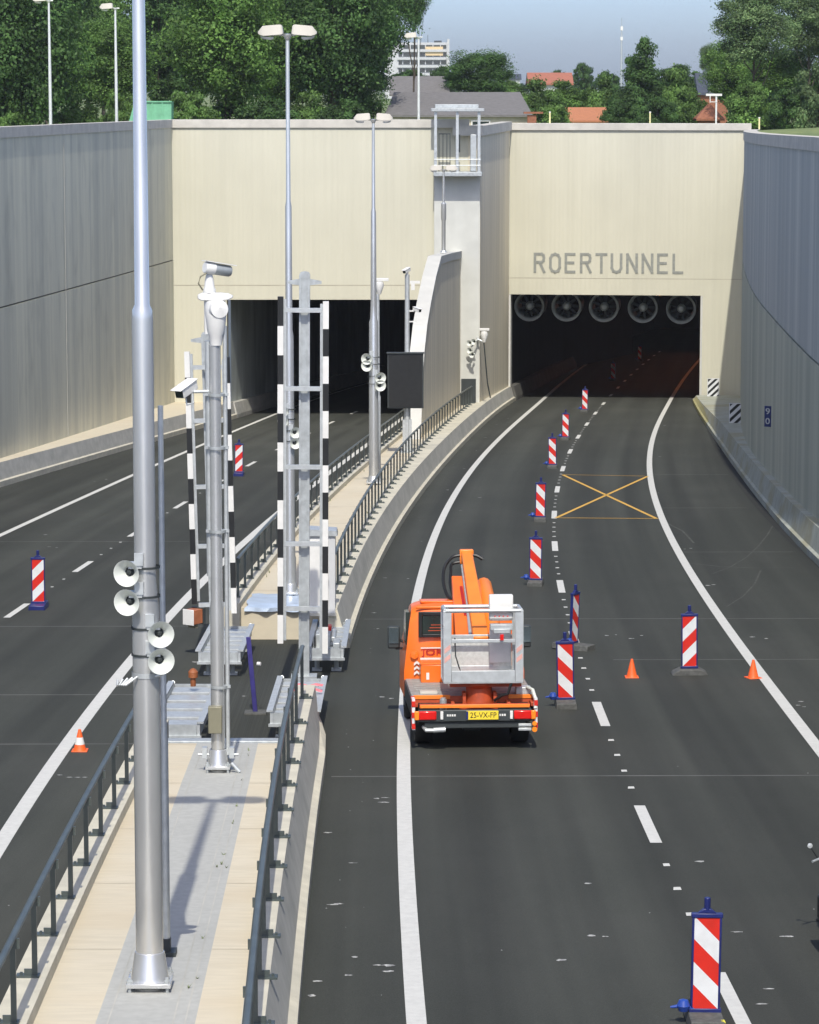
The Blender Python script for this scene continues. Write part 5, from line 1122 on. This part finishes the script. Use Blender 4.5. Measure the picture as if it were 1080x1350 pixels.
house('small_house', 'small brick pavilion with a pointed brown roof beside the white sign post', 'house', q, 1.5, 2, zA(156, 232) - q.z, zA(137, 233) - zA(156, 232), 'brick', 'brick', hip=.95)
for px, py, w, h, lab in ((648, 100, 9, 3, 'tiny white house far away, left of the red roof'), (676, 99, 12, 3.5, 'another tiny white house far away touching the red roof')):
    q = gq(px, 620); q.z = zA(py + 8, 620) - 2
    house('house', lab, 'house', q, w * .2, 5, h * .7, 1.0, 'roof_slate', 'white_wall', windows=((0, 1.5, 1, 1),))
# apartment block
Y = 1250; q = At(551, 125, Y); t = thing('apartment_block', 'distant white apartment block with dark balcony bands rising over the trees', 'building', (q.x, Y, q.z)); wB = 22.; zt_ = zA(56, Y) - q.z
mb = MB(); mb.box((1.0, 6, zt_ / 2), (wB, 11, zt_)); mb.box((-10.4, 6, zt_ / 2 - .5), (5.4, 12.5, zt_ + 2)); mb.box((wB / 2 + 1.1, 5.5, zt_ / 2 + .6), (.9, 12.5, zt_ + 1.5)); mb.build('wall', 'white_wall', t, smooth=False)
for k in range(7):
    z = zt_ - 1.7 - k * 3.1
    mb = MB(); mb.box((1.6, .4, z), (wB - 2.6, .4, 1.5)); wd = mb.build('window_band', 'glass', t, smooth=False)
    mb = MB(); mb.box((1.6, -.2, z - 1.5), (wB - 2.4, 1.4, 1.0)); mb.build('balcony', 'white_wall', t, smooth=False)
    mb = MB()
    for x in fr(-6, 9, 6): mb.box((x, .12, z), (.35, .3, 1.5))
    mb.build('mullions', 'white_wall', wd, smooth=False)
mb = MB(); mb.box((6.5, .0, zt_ - 3.4), (7, .6, 3.5)); M['pale_yellow'] = mat('pale_yellow', (.66, .5, .28), .7); mb.build('coloured_panel', 'pale_yellow', t, smooth=False)
mb = MB(); mb.cyl((4, 6, zt_), (4, 6, zt_ + 3), .1); mb.box((8, 6, zt_ + .3), (3, 3, 1)); mb.build('roof_plant', 'dark', t, smooth=False)
# antenna, T shaped sign, skip
Y = 900; q = At(819, 120, Y); t = thing('antenna_mast', 'thin grey radio mast above the dark conical tree', 'mast', q); hh_ = zA(24, Y) - q.z
mb = MB(); mb.lathe([(.4, 0), (.22, hh_ * .8), (.1, hh_ * .82), (.08, hh_), (.001, hh_)], n=8); mb.build('pole', 'galv_dull', t)
mb = MB(); mb.box((0, 0, hh_ * .86), (.7, .7, 1.2)); mb.box((0, 0, hh_ * .72), (.7, .7, 1.0)); mb.build('antenna_drum', 'white', t, smooth=False)
Y = 225; q = At(944, 165, Y); t = thing('sign_post', 'white T shaped sign post before the right trees', 'sign post', q); hh_ = zA(125, Y) - q.z
mb = MB(); mb.box((0, 0, hh_ / 2), (.12, .12, hh_)); mb.build('post', 'pole_light', t, smooth=False)
mb = MB(); mb.box((-.18, -.08, hh_), (1.15, .06, .16)); mb.box((-.45, -.08, hh_ - .3), (.06, .05, .5)); mb.box((-.2, -.08, hh_ - .5), (.5, .05, .05)); mb.build('board', 'white', t, smooth=False)
Y = 186; q = At(190, 160, Y); t = thing('skip_container', 'green slanted skip container on the grass behind the left wall corner', 'container', (q.x, Y, 5.0))
zq = zA(134, Y) - 5.0
mb = MB(); mb.loft([[Vector((-1.25, y, 0)), Vector((1.6, y, 0)), Vector((1.64, y, zq)), Vector((-.55, y, zq))] for y in (0, 1.7)]); mb.build('body', 'skip', t, smooth=False)
mb = MB(); mb.box((.54, -.04, zq), (2.24, .08, .08))
for x in (-.2, .5, 1.1): mb.box((x, -.03, zq / 2), (.07, .05, zq - .06))
mb.build('rim', 'skip', t, smooth=False)
mb = MB()
for x in (-.9, .3, 1.0): mb.box((x, -.06, .55), (.3, .1, .3))
mb.build('brackets', 'white', t, smooth=False)

# ------------------------------------------------------------------ trees
def crown(name, m, rx, ry, h, n, leaf, seed, shape='round', lobes=26):
    r = np.random.RandomState(seed); cs = []
    while len(cs) < lobes:
        p = r.uniform(-1, 1, 3); q_ = p.copy()
        if shape == 'cone': lim = (1 - (p[2] + 1) / 2) ** .6 * .8 + .3
        elif shape == 'bush': lim = 1 if p[2] > -.9 else .9
        elif shape == 'column': lim = .9
        else: lim = 1
        if (p[0] ** 2 + p[1] ** 2) / lim ** 2 + (p[2] ** 2 * (0.9 if shape in ('round', 'bush') else .0)) > 1: continue
        if shape in ('round', 'bush') and np.linalg.norm(p) < .4: continue
        cs.append(q_)
    cs = np.array(cs) * np.array([rx * .78, ry * .78, h / 2 * .82]); br = r.uniform(.5, 1.25, lobes) * min(rx, h / 2) * .30
    k = r.randint(0, lobes, n); d = r.normal(size=(n, 3)); d /= np.linalg.norm(d, axis=1)[:, None]; rad = (r.uniform(.25, 1, n) ** .5 * np.where(r.uniform(size=n) < .14, r.uniform(1, 1.75, n), 1)) * br[k]
    pos = cs[k] + d * rad[:, None] * np.array([1.15, 1.15, .8]); pos[:, 2] += h / 2
    nn = d + r.normal(size=(n, 3)) * .55 + np.array([0, 0, .35]); nn /= np.linalg.norm(nn, axis=1)[:, None]
    t = np.cross(nn, r.normal(size=(n, 3))); t /= np.linalg.norm(t, axis=1)[:, None]; b = np.cross(nn, t); s = leaf * r.uniform(.6, 1.35, n)[:, None]
    V = np.stack([pos - t * s - b * s * .2, pos - b * s * .62, pos + t * s, pos + b * s * .62], 1).reshape(-1, 3)
    me = bpy.data.meshes.new(name); me.vertices.add(4 * n); me.vertices.foreach_set('co', V.astype(np.float32).ravel())
    me.loops.add(4 * n); me.loops.foreach_set('vertex_index', np.arange(4 * n, dtype=np.int32)); me.polygons.add(n)
    me.polygons.foreach_set('loop_start', np.arange(0, 4 * n, 4, dtype=np.int32)); me.update(calc_edges=True); me.materials.append(M[m]); return me, cs
def trunk(name, h, r, cs, seed, ch0):
    rd = random.Random(seed); mb = MB(); pts = [(0, 0, -.3)]
    for i in range(1, 6): pts.append((rd.uniform(-.1, .1) * i * .3, rd.uniform(-.1, .1) * i * .3, h * i / 5))
    mb.tube(pts, [r * 1.25, r, r * .85, r * .65, r * .45, r * .2], 8)
    for c in list(cs)[:9]:
        z = rd.uniform(.3, .8) * h; e = Vector((c[0], c[1], max(c[2] + ch0 + (cs[:, 2].max() - cs[:, 2].min()) / 2, z + .3))); m_ = Vector((e.x * .45, e.y * .45, z + (e.z - z) * .35))
        mb.tube([(0, 0, z), m_, e], [r * .4, r * .25, r * .06], 6)
    return mb
PR = {}
def proto(kind):
    if kind in PR: return PR[kind]
    m, rx, h, n, leaf, shape, lobes = KINDS[kind]
    me, cs = crown('crown_' + kind, m, rx, rx * .9, h, n, leaf, len(PR) * 7 + 3, shape, lobes); PR[kind] = (me, cs); return PR[kind]
KINDS = {'dark': ('leaf_dark', 6.5, 15, 52000, .15, 'round', 110), 'dark2': ('leaf_dark', 6.0, 14, 46000, .15, 'round', 90), 'mid': ('leaf_mid', 5.5, 13, 42000, .14, 'round', 90), 'light': ('leaf_mid2', 5.5, 13, 44000, .14, 'round', 95),
         'column': ('leaf_dark', 2.2, 15, 24000, .13, 'column', 60), 'cone': ('leaf_dark', 3.0, 9, 24000, .13, 'cone', 60), 'bush': ('leaf_mid', 3.0, 4.2, 20000, .11, 'bush', 44), 'bush2': ('leaf_light', 3.0, 4.4, 20000, .11, 'bush', 44), 'bush3': ('leaf_dark', 3.2, 4.6, 20000, .11, 'bush', 44),
         'pale': ('leaf_pale', 5.0, 12, 34000, .13, 'round', 90), 'palebush': ('leaf_pale', 3.0, 5, 16000, .11, 'bush', 36)}
HK = {k: v[2] for k, v in KINDS.items()}
def tree(kind, px, ytop, Y, wpx, label, ybot=None, group='trees behind the cutting', name=None):
    me, cs = proto(kind); g = gz(0, Y); zt = zA(ytop, Y); W_ = wpx / F * Y; zb_ = zA(ybot, Y) if ybot else g + (.6 if 'bush' in kind else 1.6)
    x = (px - 540) / F * Y; sx = W_ / (2 * KINDS[kind][1]); sz = (zt - zb_) / HK[kind]
    t = thing(name or ('shrub' if 'bush' in kind else 'tree'), label, 'shrub' if 'bush' in kind else 'tree', (x, Y, g), 0, group)
    c = bpy.data.objects.new('crown', me); C.objects.link(c); c.parent = t; c.location = (0, 0, zb_ - g); c.scale = (sx, sx, sz); c.rotation_euler = (0, 0, (px * 37 % 63) / 10.)
    hT = (zb_ - g) + (zt - zb_) * .75
    mb = trunk('trunk', hT, max(.09, W_ * .022), cs * np.array([sx, sx, sz]), int(px), zb_ - g); mb.build('trunk', 'bark', t)
    return t
TL = [('dark', 25, -90, 200, 210, 'very dark broad tree filling the top left corner'), ('dark2', 75, -60, 222, 150, 'dark tree behind the pale lamp at far left', 150), ('mid', 150, 15, 216, 130, 'mid green tree behind the second pale lamp', 150), ('column', 213, -90, 232, 78, 'slim dark poplar behind the thick silver lamp post', 150),
      ('light', 300, -70, 206, 190, 'bright green tree left of the twin headed lamp', 148), ('light', 372, 10, 226, 130, 'green tree behind the twin headed lamp', 150), ('dark', 440, -110, 212, 200, 'huge dark tree overhanging the left tunnel front', 140), ('dark2', 482, -80, 225, 150, 'right hand crown of the big dark trees, against the sky', 105), ('dark2', 470, 50, 214, 104, 'low dark crown just left of the white apartment block', 180),
      ('dark2', 260, -60, 250, 170, 'dark tree in the second row behind the poplar', 140), ('mid', 370, -80, 255, 200, 'tall tree in the second row behind the bright one', 140), ('mid', 120, -70, 262, 150, 'tall tree in the second row behind the lamps', 130),
      ('bush', 105, 122, 204, 90, 'low green shrub on the grass left of the skip'), ('bush2', 250, 118, 202, 90, 'light shrub right of the green skip'), ('bush3', 355, 124, 203, 110, 'dark shrub under the twin headed lamp trees'), ('bush3', 455, 126, 205, 90, 'dark shrub at the parapet left of the barn'), ('bush', 20, 128, 198, 80, 'shrub in the far left corner above the wall'), ('bush2', 165, 120, 212, 70, 'light shrub left behind the skip'), ('bush3', 305, 122, 209, 90, 'dark shrub between the light one and the lamp'), ('bush', 405, 120, 209, 90, 'mid green shrub right of the lamp pole'),
      ('dark2', 630, 62, 262, 104, 'round dark tree standing behind the barn roof', 140), ('bush', 700, 104, 245, 100, 'wide green shrub left of the orange roof', 180), ('bush', 745, 106, 250, 80, 'green shrub above the orange roof', 150), ('bush3', 680, 128, 225, 60, 'olive shrub at the right end of the barn', 180), ('bush', 792, 98, 247, 80, 'green shrub right above the orange roof', 180),
      ('bush3', 766, 80, 420, 34, 'small dark far tree left of the conical one', 120), ('bush3', 735, 90, 480, 36, 'small far tree behind the red roof', 125), ('bush3', 798, 92, 400, 40, 'dark far shrub beside the conical tree', 125), ('cone', 842, 40, 236, 66, 'dark conical tree under the radio mast', 158), ('bush', 885, 90, 240, 92, 'bright green rounded shrub right of the conical tree', 180),
      ('bush3', 828, 108, 233, 70, 'dark shrub at the foot of the conical tree', 180), ('bush3', 893, 82, 330, 70, 'dark evergreen shrub behind the rounded one', 125), ('pale', 929, 56, 420, 28, 'small pale far tree left of the tall right tree', 100), ('pale', 990, -30, 228, 120, 'tall pale green tree at the right, open crown against the sky', 95), ('pale', 1062, -40, 234, 110, 'tall tree in the top right corner', 90), ('light', 960, 50, 245, 90, 'green tree below the tall pale one', 140),
      ('light', 1030, 60, 238, 130, 'broad green tree at the right behind the shrubs', 150), ('bush2', 985, 106, 226, 84, 'bright green shrub right of the white sign post', 182), ('bush3', 1040, 112, 222, 90, 'dark shrub above the grass by the right wall', 182), ('palebush', 1075, 74, 220, 90, 'pale willow like shrub at the right picture edge', 182), ('bush3', 540, 90, 300, 60, 'dark shrub in front of the apartment block', 120), ('bush3', 583, 84, 330, 40, 'second dark shrub in front of the apartment block', 125), ('bush', 665, 100, 300, 60, 'green shrub right of the round dark tree', 130),
      ('bush', 725, 122, 228, 70, 'low green shrub directly left of the orange roof', 182), ('bush3', 865, 124, 222, 70, 'low dark shrub at the right foot of the conical tree', 182), ('bush', 912, 120, 236, 60, 'green shrub behind the small brick pavilion', 180), ('bush3', 1015, 118, 232, 90, 'dark shrub between the bright one and the wall end', 182), ('bush3', 815, 128, 228, 60, 'low dark shrub left foot of the conical tree', 182),
      ('dark2', 545, -70, 240, 52, 'thin upper crown reaching out over the apartment block', 40)]
for a in TL: tree(*a)
# a few far trees closing the horizon
for i, px in enumerate(range(600, 1100, 42)):
    tree('bush3', px, 104 + (i * 7) % 9, 620 + (i * 53) % 90, 62, 'small tree of the far hedge line on the horizon', 122, 'far hedge line')
for i, px in enumerate(range(-10, 440, 75)):
    tree('dark', px, -20 + (i * 31) % 40, 300 + (i * 29) % 50, 130, 'dark tree of the rear row closing the gaps in the left wood', 130, 'rear row of the left wood')

for i_, o in enumerate(sorted([o for o in bpy.data.objects if o.name.startswith('traffic_beacon')], key=lambda q: q.name)):
    o.rotation_euler.x += math.radians((-1.1, .6, 1.3, -.4, .9, -1.4, .3)[i_ % 7]); o.rotation_euler.y += math.radians((.7, -1.2, .4, 1.1, -.6, .2)[i_ % 6])
# ------------------------------------------------------------------ weeds in the pavement joints
rw = random.Random(11); mb = MB()
for k in range(34):
    y = rw.uniform(30, 47) if k < 12 else rw.uniform(68, 120)
    x = g2(y) - .1 + rw.gauss(0, .03) if k < 12 else rw.choice((dl(y) + .06, dr(y) - .06)) + rw.gauss(0, .03)
    for j in range(rw.randint(3, 8)):
        a = rw.uniform(0, 2 * PI); h = rw.uniform(.02, .06 if k < 12 else .13); r_ = rw.uniform(.02, .05); z = zr(y) + DK
        mb.add([(x + .008 * math.sin(a), y - .008 * math.cos(a), z), (x - .008 * math.sin(a), y + .008 * math.cos(a), z), (x + r_ * math.cos(a), y + r_ * math.sin(a), z + h)], [(0, 1, 2)])
wd_ = mb.build('weeds', 'weed', smooth=False); wd_['kind'] = 'stuff'

# ------------------------------------------------------------------ hazy summer air
mb = MB(); mb.box((0, 2220, 8), (3060, 4600, 118)); hz_ = mb.build('haze', 'white', smooth=False); hz_['kind'] = 'stuff'
hm = bpy.data.materials.new('haze_air'); hm.use_nodes = True; hn = hm.node_tree; hn.nodes.clear()
ho = hn.nodes.new('ShaderNodeOutputMaterial'); hv = hn.nodes.new('ShaderNodeVolumePrincipled'); hn.links.new(hv.outputs[0], ho.inputs['Volume'])
hv.inputs['Color'].default_value = (.9, .95, 1, 1); hv.inputs['Density'].default_value = .00014; hv.inputs['Anisotropy'].default_value = .2
hz_.data.materials[0] = hm
# ------------------------------------------------------------------ every loose piece of a part becomes its own object
def separate(o, name):
    me = o.data; n = len(me.vertices); par = list(range(n))
    def find(i):
        while par[i] != i: par[i] = par[par[i]]; i = par[i]
        return i
    for p in me.polygons:
        v = list(p.vertices)
        for k in v[1:]: par[find(k)] = find(v[0])
    isl = {}
    for i in range(n): isl.setdefault(find(i), []).append(i)
    boxes = []
    for k, vs in isl.items():
        c = np.array([me.vertices[i].co[:] for i in vs]); boxes.append([c.min(0) - .004, c.max(0) + .004, {k}])
    merged = True
    while merged:
        merged = False
        for i in range(len(boxes)):
            for j in range(i + 1, len(boxes)):
                if (boxes[i][0] <= boxes[j][1]).all() and (boxes[j][0] <= boxes[i][1]).all():
                    boxes[i] = [np.minimum(boxes[i][0], boxes[j][0]), np.maximum(boxes[i][1], boxes[j][1]), boxes[i][2] | boxes[j][2]]; boxes.pop(j); merged = True; break
            if merged: break
    o.name = name
    if len(boxes) < 2: return
    root = {i: find(i) for i in range(n)}; parts = []
    for b in boxes:
        ids = [i for i in range(n) if root[i] in b[2]]; mp = {a: k for k, a in enumerate(ids)}
        pl = [p for p in me.polygons if p.vertices[0] in mp]
        m = bpy.data.meshes.new(name); m.from_pydata([me.vertices[i].co[:] for i in ids], [], [[mp[v] for v in p.vertices] for p in pl])
        for q in me.materials: m.materials.append(q)
        m.polygons.foreach_set('material_index', [p.material_index for p in pl]); m.polygons.foreach_set('use_smooth', [p.use_smooth for p in pl])
        if any(p.use_smooth for p in pl): m.set_sharp_from_angle(angle=math.radians(38))
        parts.append(m)
    o.data = parts[0]
    for m in parts[1:]:
        q = o.copy(); q.data = m; C.objects.link(q)
SP = {'rungs': 'rung', 'end_plates': 'end_plate', 'clamps': 'clamp', 'anchor_bolts': 'anchor_bolt', 'side_beams': 'side_beam', 'slats': 'slat', 'switches': 'switch', 'red_stripes': 'red_stripe', 'bumper_marks': 'bumper_mark', 'side_reflectors': 'side_reflector',
      'brackets': 'bracket', 'mullions': 'mullion', 'jamb': 'jamb', 'cable_glands': 'cable_gland', 'gate_bars': 'gate_bar', 'hanger': 'hanger', 'stop_arm': 'stop_arm', 'faded_stripes': 'faded_stripe', 'heater_lines': 'heater_line', 'handrail': 'handrail', 'white_stripe': 'white_stripe', 'box_label': 'box_label', 'post': 'post', 'barrier_tape': 'barrier_tape', 'antenna_drum': 'antenna_drum', 'clamp_fingers': 'clamp_fingers'}
for o in list(bpy.data.objects):
    b = o.name.split('.')[0]
    if o.type == 'MESH' and b in SP and o.parent and not o.parent.name.startswith('guard_railing'): separate(o, SP[b])
